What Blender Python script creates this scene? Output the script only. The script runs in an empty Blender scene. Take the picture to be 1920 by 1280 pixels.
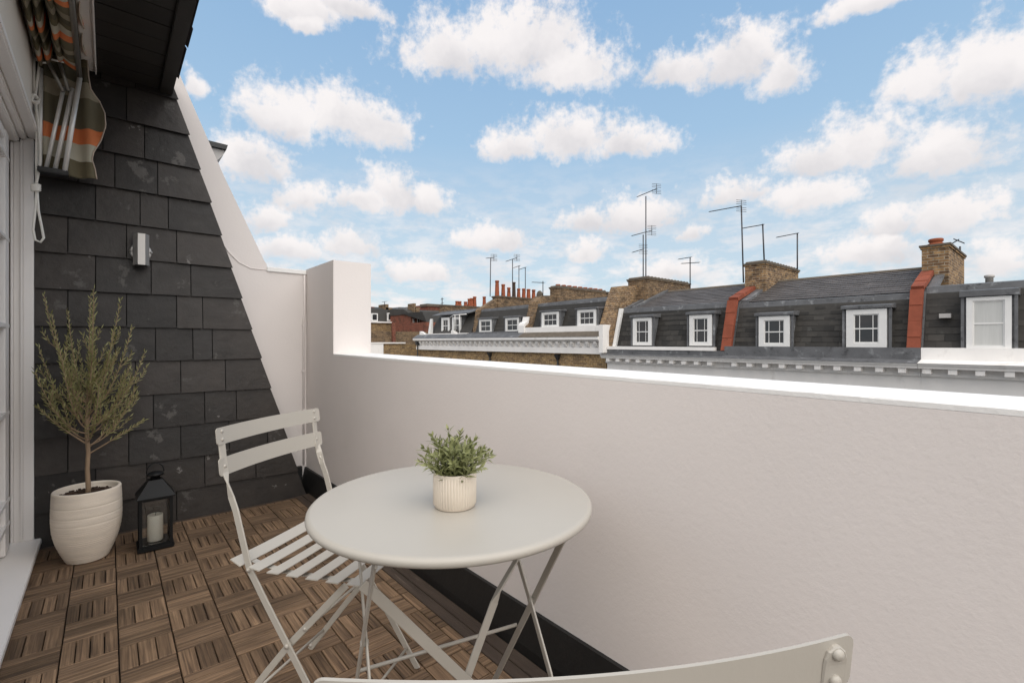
import bpy, bmesh, math, random
from mathutils import Vector, Matrix
R = math.radians
rnd = random.Random(7)
scene = bpy.context.scene
col = scene.collection

# ------------------------------------------------------------------ camera
F_PX, CAM_H, YAW = 890.0, 1.05, 40.42
cam_d = bpy.data.cameras.new("camera")
cam = bpy.data.objects.new("camera", cam_d)
col.objects.link(cam)
cam.location = (0, 0, CAM_H)
cam.rotation_euler = (R(90), 0, -R(YAW))
cam_d.sensor_width = 36.0
cam_d.lens = 36.0 * F_PX / 1920.0
cam_d.clip_start = 0.02
cam_d.clip_end = 5000
scene.camera = cam

# ------------------------------------------------------------------ exposure, sun, world
scene.view_settings.view_transform = 'Standard'
scene.view_settings.look = 'None'
scene.view_settings.gamma = 1
scene.view_settings.use_curve_mapping = False
scene.view_settings.exposure = EXPO = 1.05
SUN_EL, SUN_AZ = 50.0, 203.0          # azimuth clockwise from +y
sd = bpy.data.lights.new("sun", 'SUN')
sd.energy = 1.62
sd.angle = R(95)
sd.color = (1.0, 0.92, 0.83)
sun = bpy.data.objects.new("sun", sd)
col.objects.link(sun)
dv = Vector((math.sin(R(SUN_AZ)) * math.cos(R(SUN_EL)), math.cos(R(SUN_AZ)) * math.cos(R(SUN_EL)), math.sin(R(SUN_EL))))
sun.rotation_euler = (-dv).to_track_quat('-Z', 'Y').to_euler()

# px of the photograph -> direction (used for placing far things on their real planes)
_th = R(YAW)
_Fv = Vector((math.sin(_th), math.cos(_th), 0)); _Rv = Vector((math.cos(_th), -math.sin(_th), 0))
def ray(x, y): return _Fv + _Rv * ((x - 960) / F_PX) + Vector((0, 0, (640 - y) / F_PX))
def onX(x, y, X):
    r = ray(x, y); t = X / r.x; return r.y * t, CAM_H + r.z * t       # -> (Y, z)
def onY(x, y, Y):
    r = ray(x, y); t = Y / r.y; return r.x * t, CAM_H + r.z * t       # -> (X, z)

def build_world():
    w = bpy.data.worlds.new("World"); scene.world = w; w.use_nodes = True
    nt = w.node_tree; N = nt.nodes; L = nt.links; N.clear()
    out = N.new('ShaderNodeOutputWorld'); bg = N.new('ShaderNodeBackground')
    bg.inputs[1].default_value = 1.0
    L.new(bg.outputs[0], out.inputs[0])
    sky = N.new('ShaderNodeTexSky'); sky.sky_type = 'NISHITA'; sky.sun_disc = False
    sky.sun_elevation = R(SUN_EL); sky.sun_rotation = R(SUN_AZ); sky.altitude = 50
    sky.air_density = 1.0; sky.dust_density = 1.2; sky.ozone_density = 1.6
    def val(v):
        n = N.new('ShaderNodeValue'); n.outputs[0].default_value = v; return n.outputs[0]
    def m(op, a, b=None, c=None, clamp=False):
        n = N.new('ShaderNodeMath'); n.operation = op; n.use_clamp = clamp
        for i, s in enumerate((a, b, c)):
            if s is None: continue
            if isinstance(s, (int, float)): n.inputs[i].default_value = s
            else: L.new(s, n.inputs[i])
        return n.outputs[0]
    def vm(op, a, b=None):
        n = N.new('ShaderNodeVectorMath'); n.operation = op
        for i, s in enumerate((a, b)):
            if s is None: continue
            if isinstance(s, tuple): n.inputs[i].default_value = s
            else: L.new(s, n.inputs[i])
        return n.outputs['Value'] if op == 'LENGTH' else n.outputs[0]
    tc = N.new('ShaderNodeTexCoord'); d = tc.outputs['Generated']
    sp = N.new('ShaderNodeSeparateXYZ'); L.new(d, sp.inputs[0])
    az = m('ARCTAN2', sp.outputs[0], sp.outputs[1]); el = m('ARCSINE', sp.outputs[2])
    cb = N.new('ShaderNodeCombineXYZ'); L.new(az, cb.inputs[0]); L.new(el, cb.inputs[1])
    P0 = cb.outputs[0]
    # billowing distortion of the cloud outlines
    def noise(vec, scale, detail, rough=0.55, colr=False):
        n = N.new('ShaderNodeTexNoise'); n.inputs['Scale'].default_value = scale
        n.inputs['Detail'].default_value = detail; n.inputs['Roughness'].default_value = rough
        L.new(vec, n.inputs['Vector']); return n.outputs['Color' if colr else 'Fac']
    nd = noise(P0, 9.0, 4.0, 0.6, True)
    off = vm('MULTIPLY', vm('SUBTRACT', nd, (0.5, 0.5, 0.5)), (0.12, 0.045, 0))
    P = vm('ADD', P0, off)
    clouds = [  # (x0, x1, ytop, ybottom) in photo pixels, as directions of the sky
        (735, 950, 25, 150), (830, 1120, -15, 150), (960, 1180, 55, 175),
        (435, 620, 145, 265), (540, 720, 145, 260), (610, 785, 180, 280),
        (1185, 1350, 85, 165), (1280, 1480, 45, 160), (1400, 1540, 80, 180),
        (880, 1020, 240, 305), (960, 1180, 198, 305), (1110, 1275, 232, 295),
        (1435, 1600, 255, 330), (1500, 1720, 203, 325), (1640, 1895, 220, 335),
        (1650, 1800, 75, 200), (1735, 1980, 32, 210),
        (625, 740, 340, 400), (670, 800, 308, 398), (760, 855, 345, 405),
        (485, 640, -30, 50), (550, 745, -20, 35), (535, 620, 20, 68),
        (1045, 1160, 385, 440), (1100, 1275, 356, 442),
        (1295, 1430, 325, 390), (1390, 1610, 320, 400),
        (828, 998, 410, 470), (500, 630, 335, 405), (1600, 1740, 375, 445), (1700, 1900, 345, 440),
        (455, 555, 380, 435), (480, 610, 438, 492), (590, 720, 425, 485), (395, 545, 250, 345),
        (1050, 1145, 443, 492), (1275, 1335, 420, 458), (1790, 1960, 440, 525), (1510, 1760, 428, 500),
        (1530, 1730, -25, 28), (700, 870, 480, 535), (330, 390, 130, 185), (1180, 1340, 478, 528),
    ]
    acc = None
    shade = None
    for (x0, x1, yt, yb) in clouds:
        def ae(x, y):
            r = ray(x, y).normalized(); return math.atan2(r.x, r.y), math.asin(r.z)
        cx, cy = (x0 + x1) / 2, (yt + yb) / 2
        a, e = ae(cx, cy)
        a0, _ = ae(x0, cy); a1, _ = ae(x1, cy); _, e0 = ae(cx, yb); _, e1 = ae(cx, yt)
        ry = (e1 - e0) / 2; eb = e - ry * 0.30          # centre line sits low, base is squashed flat
        q = vm('MULTIPLY', vm('SUBTRACT', P, (a, eb, 0)), (2 / (a1 - a0), 1 / (ry * 1.30), 0))
        sq = N.new('ShaderNodeSeparateXYZ'); L.new(q, sq.inputs[0]); vy_ = sq.outputs[1]
        lo = m('MAXIMUM', vy_, m('MULTIPLY', vy_, -1.9))
        dd = m('MULTIPLY_ADD', sq.outputs[0], sq.outputs[0], m('MULTIPLY', lo, lo))
        if acc is None: acc, shade = dd, vy_
        else:
            ls = m('MULTIPLY_ADD', m('SUBTRACT', acc, dd), 1.6, 0.5, True); mf = N.new('ShaderNodeMix'); mf.data_type = 'FLOAT'
            L.new(ls, mf.inputs[0]); L.new(shade, mf.inputs[2]); L.new(vy_, mf.inputs[3]); shade = mf.outputs[0]
            acc = m('SMOOTH_MIN', acc, dd, 0.22)
    acc = m('SQRT', m('MAXIMUM', acc, 0.0))
    fine = noise(P0, 22.0, 6.0, 0.62)
    fine2 = noise(P0, 70.0, 3.0, 0.6)
    # generic broken cloud everywhere else (behind and above the camera), same kind of clouds
    g = noise(vm('MULTIPLY', d, (1.0, 1.0, 1.9)), 2.6, 5.0, 0.55)
    gen = m('MULTIPLY', m('SUBTRACT', g, 0.49), 7.0)
    # window of directions covered by the list above
    wa = m('SUBTRACT', m('ABSOLUTE', m('SUBTRACT', az, R(43.0))), R(50.0))
    we = m('SUBTRACT', el, R(37.0))
    outside = m('MAXIMUM', m('MULTIPLY', wa, 9.0), m('MULTIPLY', we, 9.0), )
    outside = m('MINIMUM', m('MAXIMUM', outside, 0.0), 1.0)
    dens = m('SUBTRACT', 1.0, acc)
    dens = m('ADD', dens, m('MULTIPLY', m('SUBTRACT', fine, 0.5), 1.75))
    dens = m('ADD', dens, m('MULTIPLY', m('SUBTRACT', fine2, 0.5), 0.85))
    # thin streaky veil near the horizon
    hz = noise(vm('MULTIPLY', P0, (1.0, 2.4, 1.0)), 14.0, 6.0, 0.62)
    lowness = m('MAXIMUM', m('SUBTRACT', 1.0, m('MULTIPLY', m('ABSOLUTE', el), 1 / R(21.0))), 0.0)
    veil = m('MULTIPLY', m('MULTIPLY', m('SUBTRACT', hz, 0.43), 5.5, None, True), lowness)
    mixd = N.new('ShaderNodeMix'); mixd.data_type = 'FLOAT'
    L.new(outside, mixd.inputs[0]); L.new(dens, mixd.inputs[2]); L.new(gen, mixd.inputs[3])
    D = mixd.outputs[0]
    mr = N.new('ShaderNodeMapRange'); mr.interpolation_type = 'SMOOTHSTEP'
    L.new(D, mr.inputs[0]); mr.inputs[1].default_value = -0.26; mr.inputs[2].default_value = 0.52
    alpha = m('MULTIPLY', mr.outputs[0], 0.96)
    alpha = m('MAXIMUM', alpha, m('MULTIPLY', veil, 1.15, None, True))
    # underside shading: greyer towards the flat base and where the cloud is thick, with soft lumps
    nb0 = noise(P, 11.0, 3.0, 0.5)
    gsh = N.new('ShaderNodeMix'); gsh.data_type = 'FLOAT'; L.new(outside, gsh.inputs[0]); L.new(shade, gsh.inputs[2]); gsh.inputs[3].default_value = 0.0
    gs_ = m('MULTIPLY', m('MINIMUM', m('MAXIMUM', gsh.outputs[0], -0.7), 0.9), mr.outputs[0])
    lit = m('ADD', m('MULTIPLY', gs_, 0.55), m('MULTIPLY', m('SUBTRACT', nb0, 0.5), 1.3))
    lit = m('SUBTRACT', m('ADD', lit, 0.66), m('MULTIPLY', m('MAXIMUM', D, 0.0), 0.16))
    lm = N.new('ShaderNodeMapRange'); lm.interpolation_type = 'SMOOTHSTEP'; L.new(lit, lm.inputs[0]); lm.inputs[1].default_value = 0.05; lm.inputs[2].default_value = 0.95
    cr = N.new('ShaderNodeValToRGB')
    cr.color_ramp.elements[0].position = 0.0; cr.color_ramp.elements[0].color = (0.72, 0.708, 0.715, 1)
    cr.color_ramp.elements[1].position = 1.0; cr.color_ramp.elements[1].color = (1.0, 0.965, 0.935, 1)
    L.new(lm.outputs[0], cr.inputs[0])
    # sky colour
    sk = vm('MULTIPLY', sky.outputs[0], SKY_TINT)
    cc = vm('MULTIPLY', cr.outputs[0], CLOUD_TINT)
    # paler towards the horizon (thin high haze in the sky itself)
    hr = N.new('ShaderNodeValToRGB'); L.new(m('MULTIPLY', el, 1 / R(45.0)), hr.inputs[0]); he = hr.color_ramp.elements
    he[0].position = 0.05; he[0].color = (.285, .325, .362, 1); he[1].position = 0.80; he[1].color = (.137, .226, .345, 1)
    h3 = he.new(0.30); h3.color = (.250, .308, .362, 1); h4 = he.new(0.50); h4.color = (.178, .265, .362, 1)
    hl = m('POWER', m('MAXIMUM', m('SUBTRACT', 1.0, m('MULTIPLY', m('ABSOLUTE', el), 1 / R(40.0))), 0.0), 1.5)
    mh = N.new('ShaderNodeMix'); mh.data_type = 'RGBA'; L.new(m('MULTIPLY', m('SUBTRACT', 1.0, m('MULTIPLY', m('MAXIMUM', m('SUBTRACT', el, R(38.0)), 0.0), 1 / R(30.0)), None, True), 0.88), mh.inputs[0])
    L.new(sk, mh.inputs[6]); L.new(hr.outputs[0], mh.inputs[7])
    mx = N.new('ShaderNodeMix'); mx.data_type = 'RGBA'
    L.new(alpha, mx.inputs[0]); L.new(mh.outputs[2], mx.inputs[6]); L.new(cc, mx.inputs[7])
    L.new(mx.outputs[2], bg.inputs[0])
SKY_S = 0.10
SKY_TINT = (SKY_S * 1.22, SKY_S * 1.33, SKY_S * 1.20)
CLOUD_TINT = (0.472, 0.466, 0.474)
build_world()

# ------------------------------------------------------------------ helpers
def link(o, parent=None):
    col.objects.link(o)
    if parent is not None: o.parent = parent
    return o
class MB:
    """collects geometry, builds ONE mesh object"""
    def __init__(s): s.v = []; s.f = []; s.sm = []
    def add(s, vs, fs, smooth=False):
        b = len(s.v); s.v += [tuple(p) for p in vs]
        s.f += [tuple(b + i for i in f) for f in fs]; s.sm += [smooth] * len(fs); return s
    def box(s, x0, x1, y0, y1, z0, z1):
        return s.add([(x0, y0, z0), (x1, y0, z0), (x1, y1, z0), (x0, y1, z0), (x0, y0, z1), (x1, y0, z1), (x1, y1, z1), (x0, y1, z1)],
                     [(0, 3, 2, 1), (4, 5, 6, 7), (0, 1, 5, 4), (1, 2, 6, 5), (2, 3, 7, 6), (3, 0, 4, 7)])
    def bev(s, x0, x1, y0, y1, z0, z1, b=0.004):
        bm = bmesh.new(); bmesh.ops.create_cube(bm, size=1)
        for v in bm.verts:
            v.co = Vector((x0 + (v.co.x + .5) * (x1 - x0), y0 + (v.co.y + .5) * (y1 - y0), z0 + (v.co.z + .5) * (z1 - z0)))
        bmesh.ops.bevel(bm, geom=bm.edges[:], offset=b, segments=2, affect='EDGES')
        s.bm(bm); return s
    def bm(s, bm, smooth=False):
        bm.verts.index_update()
        s.add([v.co[:] for v in bm.verts], [[v.index for v in f.verts] for f in bm.faces], smooth); bm.free(); return s
    def prism(s, poly, axis, a, b):
        """poly: 2D points (two remaining axes in order) extruded from a to b along axis"""
        n = len(poly)
        def P(p, t):
            if axis == 'x': return (t, p[0], p[1])
            if axis == 'y': return (p[0], t, p[1])
            return (p[0], p[1], t)
        vs = [P(p, a) for p in poly] + [P(p, b) for p in poly]
        fs = [tuple(range(n))[::-1], tuple(range(n, 2 * n))] + [(i, (i + 1) % n, n + (i + 1) % n, n + i) for i in range(n)]
        return s.add(vs, fs)
    def lathe(s, prof, c=(0, 0, 0), n=32, smooth=True, cap=True):
        vs = []; fs = []
        for (r, z) in prof:
            for i in range(n):
                a = 2 * math.pi * i / n; vs.append((c[0] + r * math.cos(a), c[1] + r * math.sin(a), c[2] + z))
        for j in range(len(prof) - 1):
            for i in range(n):
                k = (i + 1) % n; fs.append((j * n + i, j * n + k, (j + 1) * n + k, (j + 1) * n + i))
        s.add(vs, fs, smooth)
        if cap:
            b = len(s.v) - len(vs)
            for j in (0, len(prof) - 1):
                if prof[j][0] > 1e-5:
                    idx = [b + j * n + i for i in range(n)]; s.f.append(tuple(idx if j else idx[::-1])); s.sm.append(False)
        return s
    def tube(s, pts, r, n=8, closed=False):
        pts = [Vector(p) for p in pts]; m = len(pts); vs = []; fs = []
        rr = r if isinstance(r, (list, tuple)) else [r] * m
        prev = None
        for i, p in enumerate(pts):
            t = (pts[(i + 1) % m] - pts[i - 1]) if closed else (pts[min(i + 1, m - 1)] - pts[max(i - 1, 0)])
            t.normalize()
            if prev is None:
                u = t.orthogonal().normalized()
            else:
                u = (prev - t * prev.dot(t))
                u = u.normalized() if u.length > 1e-6 else t.orthogonal().normalized()
            prev = u; w = t.cross(u)
            for k in range(n):
                a = 2 * math.pi * k / n; vs.append(p + (u * math.cos(a) + w * math.sin(a)) * rr[i])
        for i in range(m if closed else m - 1):
            j = (i + 1) % m
            for k in range(n):
                q = (k + 1) % n; fs.append((i * n + k, i * n + q, j * n + q, j * n + k))
        if not closed: fs += [tuple(range(n))[::-1], tuple((m - 1) * n + k for k in range(n))]
        return s.add(vs, fs, n > 5)
    def strip(s, pts, sides, w, t):
        """flat bar: pts path, sides = unit vectors giving the wide direction at each point"""
        pts = [Vector(p) for p in pts]; m = len(pts); vs = []; fs = []
        ww = w if isinstance(w, (list, tuple)) else [w] * m
        for i, p in enumerate(pts):
            d = (pts[min(i + 1, m - 1)] - pts[max(i - 1, 0)]).normalized()
            sd_ = Vector(sides[i]); sd_ = (sd_ - d * sd_.dot(d)).normalized(); nn = d.cross(sd_)
            c = t * 0.25; hw = ww[i] / 2; ht = t / 2
            for (a, b) in ((-hw, -ht + c), (-hw + c, -ht), (hw - c, -ht), (hw, -ht + c), (hw, ht - c), (hw - c, ht), (-hw + c, ht), (-hw, ht - c)):
                vs.append(p + sd_ * a + nn * b)
        for i in range(m - 1):
            for k in range(8):
                q = (k + 1) % 8; fs.append((i * 8 + k, i * 8 + q, (i + 1) * 8 + q, (i + 1) * 8 + k))
        fs += [tuple(range(8))[::-1], tuple((m - 1) * 8 + k for k in range(8))]
        return s.add(vs, fs)
    def mesh(s, name, mat):
        me = bpy.data.meshes.new(name); me.from_pydata(s.v, [], s.f)
        me.polygons.foreach_set('use_smooth', s.sm)
        if mat: me.materials.append(mat)
        me.update()
        b = bmesh.new(); b.from_mesh(me); bmesh.ops.recalc_face_normals(b, faces=b.faces[:]); b.to_mesh(me); b.free()
        return me
    def build(s, name, mat, parent=None, kind=None):
        o = bpy.data.objects.new(name, s.mesh(name, mat)); link(o, parent)
        if kind: o['kind'] = kind
        return o
def box(name, mat, parent, *a, b=0.0):
    mb = MB(); (mb.bev(*a, b=b) if b else mb.box(*a)); return mb.build(name, mat, parent)
def tag(o, label=None, cat=None, group=None, kind=None):
    for k, v in (('label', label), ('category', cat), ('group', group), ('kind', kind)):
        if v: o[k] = v
    return o
def thing(name, label, cat, loc=(0, 0, 0), rz=0, group=None):
    o = bpy.data.objects.new(name, None); col.objects.link(o); o.location = loc; o.rotation_euler = (0, 0, rz)
    o.empty_display_size = .05
    return tag(o, label, cat, group)
def inst(name, me, parent, loc=(0, 0, 0), rot=(0, 0, 0), sc=(1, 1, 1)):
    o = bpy.data.objects.new(name, me); link(o, parent); o.location = loc; o.rotation_euler = rot; o.scale = sc; return o
def copy_tree(o, parent=None):
    c = o.copy(); col.objects.link(c); c.parent = parent
    for ch in list(o.children): copy_tree(ch, c)
    return c

# ------------------------------------------------------------------ materials
def mat(name, base, rough=.6, var=.15, scale=6.0, bump=0.0, bscale=60.0, metal=0.0, stretch=(1, 1, 1), objvar=0.0, spec=.5,
        second=None, s_thr=.6, s_scale=5.0, s_soft=.08, obj=False, coat=0.0, bdetail=6.0, hue=0.0, rvar=0.0):
    m = bpy.data.materials.new(name); m.use_nodes = True; nt = m.node_tree; N = nt.nodes; L = nt.links
    p = N['Principled BSDF']; p.inputs['Roughness'].default_value = rough; p.inputs['Metallic'].default_value = metal
    p.inputs['Specular IOR Level'].default_value = spec; p.inputs['Coat Weight'].default_value = coat
    if obj: vec = N.new('ShaderNodeTexCoord').outputs['Object']
    else: vec = N.new('ShaderNodeNewGeometry').outputs['Position']
    mp = N.new('ShaderNodeMapping'); mp.inputs['Scale'].default_value = stretch; L.new(vec, mp.inputs[0]); vec = mp.outputs[0]
    oi = N.new('ShaderNodeObjectInfo')
    if objvar:
        ad = N.new('ShaderNodeVectorMath'); ad.operation = 'ADD'; cm = N.new('ShaderNodeVectorMath'); cm.operation = 'SCALE'
        cm.inputs[0].default_value = (13.1, 7.7, 5.3); L.new(oi.outputs['Random'], cm.inputs['Scale'])
        L.new(vec, ad.inputs[0]); L.new(cm.outputs[0], ad.inputs[1]); vec = ad.outputs[0]
    def noise(sc, det=6.0, r=.6):
        n = N.new('ShaderNodeTexNoise'); n.inputs['Scale'].default_value = sc; n.inputs['Detail'].default_value = det
        n.inputs['Roughness'].default_value = r; L.new(vec, n.inputs['Vector']); return n.outputs['Fac']
    nf = noise(scale)
    mr = N.new('ShaderNodeMapRange'); mr.inputs[1].default_value = .25; mr.inputs[2].default_value = .75
    mr.inputs[3].default_value = 1 - var; mr.inputs[4].default_value = 1 + var; L.new(nf, mr.inputs[0]); f = mr.outputs[0]
    if objvar:
        m2 = N.new('ShaderNodeMapRange'); m2.inputs[3].default_value = 1 - objvar; m2.inputs[4].default_value = 1 + objvar
        L.new(oi.outputs['Random'], m2.inputs[0]); mm = N.new('ShaderNodeMath'); mm.operation = 'MULTIPLY'
        L.new(f, mm.inputs[0]); L.new(m2.outputs[0], mm.inputs[1]); f = mm.outputs[0]
    sc_ = N.new('ShaderNodeVectorMath'); sc_.operation = 'SCALE'; sc_.inputs[0].default_value = base; L.new(f, sc_.inputs['Scale'])
    c = sc_.outputs[0]
    if hue:
        hs = N.new('ShaderNodeHueSaturation'); L.new(c, hs.inputs['Color'])
        m3 = N.new('ShaderNodeMapRange'); m3.inputs[3].default_value = .5 - hue; m3.inputs[4].default_value = .5 + hue
        L.new(noise(scale * 1.7, 2), m3.inputs[0]); L.new(m3.outputs[0], hs.inputs['Hue']); c = hs.outputs[0]
    for sec in ([second] if second and not isinstance(second[0], tuple) else (second or [])):
        pass
    if second:
        lst = second if isinstance(second[0], tuple) else [(second, s_thr, s_scale, s_soft)]
        for (c2, thr, scl, soft) in lst:
            n2 = noise(scl, 8, .65); r2 = N.new('ShaderNodeMapRange'); r2.inputs[1].default_value = thr; r2.inputs[2].default_value = thr + soft
            L.new(n2, r2.inputs[0]); mx = N.new('ShaderNodeMix'); mx.data_type = 'RGBA'; L.new(r2.outputs[0], mx.inputs[0])
            L.new(c, mx.inputs[6]); mx.inputs[7].default_value = (*c2, 1); c = mx.outputs[2]
    L.new(c, p.inputs['Base Color'])
    if rvar:
        m4 = N.new('ShaderNodeMapRange'); m4.inputs[3].default_value = rough - rvar; m4.inputs[4].default_value = rough + rvar
        L.new(noise(scale * 2.3), m4.inputs[0]); L.new(m4.outputs[0], p.inputs['Roughness'])
    if bump:
        b = N.new('ShaderNodeBump'); b.inputs['Strength'].default_value = 1.0; b.inputs['Distance'].default_value = bump
        L.new(noise(bscale, bdetail), b.inputs['Height']); L.new(b.outputs[0], p.inputs['Normal'])
    return m

def brick_mat(name, c1, c2, mortar, scale=1.0, dirt=(.05, .04, .03), axis='x'):
    """stock brick: running bond across the face that looks along `axis`"""
    m = bpy.data.materials.new(name); m.use_nodes = True; nt = m.node_tree; N = nt.nodes; L = nt.links
    p = N['Principled BSDF']; p.inputs['Roughness'].default_value = .9; p.inputs['Specular IOR Level'].default_value = .2
    g = N.new('ShaderNodeNewGeometry'); s = N.new('ShaderNodeSeparateXYZ'); L.new(g.outputs['Position'], s.inputs[0])
    ad = N.new('ShaderNodeMath'); ad.operation = 'ADD'; L.new(s.outputs[0], ad.inputs[0]); L.new(s.outputs[1], ad.inputs[1])
    cb = N.new('ShaderNodeCombineXYZ'); L.new(ad.outputs[0], cb.inputs[0]); L.new(s.outputs[2], cb.inputs[1])
    bt = N.new('ShaderNodeTexBrick'); L.new(cb.outputs[0], bt.inputs['Vector'])
    bt.inputs['Color1'].default_value = (*c1, 1); bt.inputs['Color2'].default_value = (*c2, 1); bt.inputs['Mortar'].default_value = (*mortar, 1)
    bt.inputs['Scale'].default_value = 1.0; bt.inputs['Brick Width'].default_value = .235 * scale; bt.inputs['Row Height'].default_value = .078 * scale
    bt.inputs['Mortar Size'].default_value = .011; bt.inputs['Mortar Smooth'].default_value = .2; bt.inputs['Bias'].default_value = 0
    n = N.new('ShaderNodeTexNoise'); n.inputs['Scale'].default_value = 1.6; n.inputs['Detail'].default_value = 7; L.new(g.outputs['Position'], n.inputs['Vector'])
    mr = N.new('ShaderNodeMapRange'); mr.inputs[1].default_value = .50; mr.inputs[2].default_value = .74; mr.inputs[4].default_value = .75; L.new(n.outputs['Fac'], mr.inputs[0])
    mx = N.new('ShaderNodeMix'); mx.data_type = 'RGBA'; L.new(mr.outputs[0], mx.inputs[0]); L.new(bt.outputs['Color'], mx.inputs[6]); mx.inputs[7].default_value = (*dirt, 1)
    n2 = N.new('ShaderNodeTexNoise'); n2.inputs['Scale'].default_value = 9; n2.inputs['Detail'].default_value = 3; L.new(g.outputs['Position'], n2.inputs['Vector'])
    m2 = N.new('ShaderNodeMapRange'); m2.inputs[1].default_value = .3; m2.inputs[2].default_value = .7; m2.inputs[3].default_value = .65; m2.inputs[4].default_value = 1.35; L.new(n2.outputs['Fac'], m2.inputs[0])
    sc_ = N.new('ShaderNodeVectorMath'); sc_.operation = 'SCALE'; L.new(mx.outputs[2], sc_.inputs[0]); L.new(m2.outputs[0], sc_.inputs['Scale'])
    L.new(sc_.outputs[0], p.inputs['Base Color'])
    b = N.new('ShaderNodeBump'); b.inputs['Distance'].default_value = .012; b.invert = True; L.new(bt.outputs['Fac'], b.inputs['Height']); L.new(b.outputs[0], p.inputs['Normal'])
    return m

def glass_mat(name, tint=(.030, .031, .033), rough=.04):
    m = bpy.data.materials.new(name); m.use_nodes = True; p = m.node_tree.nodes['Principled BSDF']
    p.inputs['Base Color'].default_value = (*tint, 1); p.inputs['Roughness'].default_value = rough
    p.inputs['Specular IOR Level'].default_value = .5
    return m
def thin_glass(name):
    m = bpy.data.materials.new(name); m.use_nodes = True; nt = m.node_tree; N = nt.nodes; L = nt.links; N.clear()
    o = N.new('ShaderNodeOutputMaterial'); t = N.new('ShaderNodeBsdfTransparent'); g = N.new('ShaderNodeBsdfGlossy')
    g.inputs['Roughness'].default_value = .01; t.inputs[0].default_value = (.99, .995, .99, 1)
    f = N.new('ShaderNodeFresnel'); f.inputs[0].default_value = 1.5; x = N.new('ShaderNodeMixShader')
    L.new(f.outputs[0], x.inputs[0]); L.new(t.outputs[0], x.inputs[1]); L.new(g.outputs[0], x.inputs[2]); L.new(x.outputs[0], o.inputs[0])
    return m
def stripe_mat(name, axis, period, offset=0.0):
    m = bpy.data.materials.new(name); m.use_nodes = True; nt = m.node_tree; N = nt.nodes; L = nt.links
    p = N['Principled BSDF']; p.inputs['Roughness'].default_value = .85; p.inputs['Specular IOR Level'].default_value = .2
    g = N.new('ShaderNodeNewGeometry'); s = N.new('ShaderNodeSeparateXYZ'); L.new(g.outputs['Position'], s.inputs[0])
    n = N.new('ShaderNodeTexNoise'); n.inputs['Scale'].default_value = 7; L.new(g.outputs['Position'], n.inputs['Vector'])
    a = N.new('ShaderNodeMath'); a.operation = 'MULTIPLY_ADD'; L.new(n.outputs['Fac'], a.inputs[0]); a.inputs[1].default_value = .006; L.new(s.outputs[axis], a.inputs[2])
    b = N.new('ShaderNodeMath'); b.operation = 'SUBTRACT'; L.new(a.outputs[0], b.inputs[0]); b.inputs[1].default_value = offset
    c = N.new('ShaderNodeMath'); c.operation = 'DIVIDE'; L.new(b.outputs[0], c.inputs[0]); c.inputs[1].default_value = period
    f = N.new('ShaderNodeMath'); f.operation = 'FRACT'; L.new(c.outputs[0], f.inputs[0])
    r = N.new('ShaderNodeValToRGB'); r.color_ramp.interpolation = 'CONSTANT'
    cs = [(0, (.20, .17, .105)), (.15, (.60, .56, .45)), (.31, (.80, .27, .11)), (.45, (.20, .175, .115)), (.72, (.38, .33, .24)), (.86, (.15, .135, .09))]
    el = r.color_ramp.elements
    el[0].position = 0; el[0].color = (*cs[0][1], 1); el[1].position = cs[1][0]; el[1].color = (*cs[1][1], 1)
    for (q, cc) in cs[2:]:
        e = el.new(q); e.color = (*cc, 1)
    L.new(f.outputs[0], r.inputs[0]); L.new(r.outputs[0], p.inputs['Base Color'])
    tr = N.new('ShaderNodeBsdfTranslucent'); L.new(r.outputs[0], tr.inputs[0]); ms = N.new('ShaderNodeMixShader'); ms.inputs[0].default_value = .3
    out = [q for q in N if q.type == 'OUTPUT_MATERIAL'][0]
    L.new(p.outputs[0], ms.inputs[1]); L.new(tr.outputs[0], ms.inputs[2]); L.new(ms.outputs[0], out.inputs[0])
    return m
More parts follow.
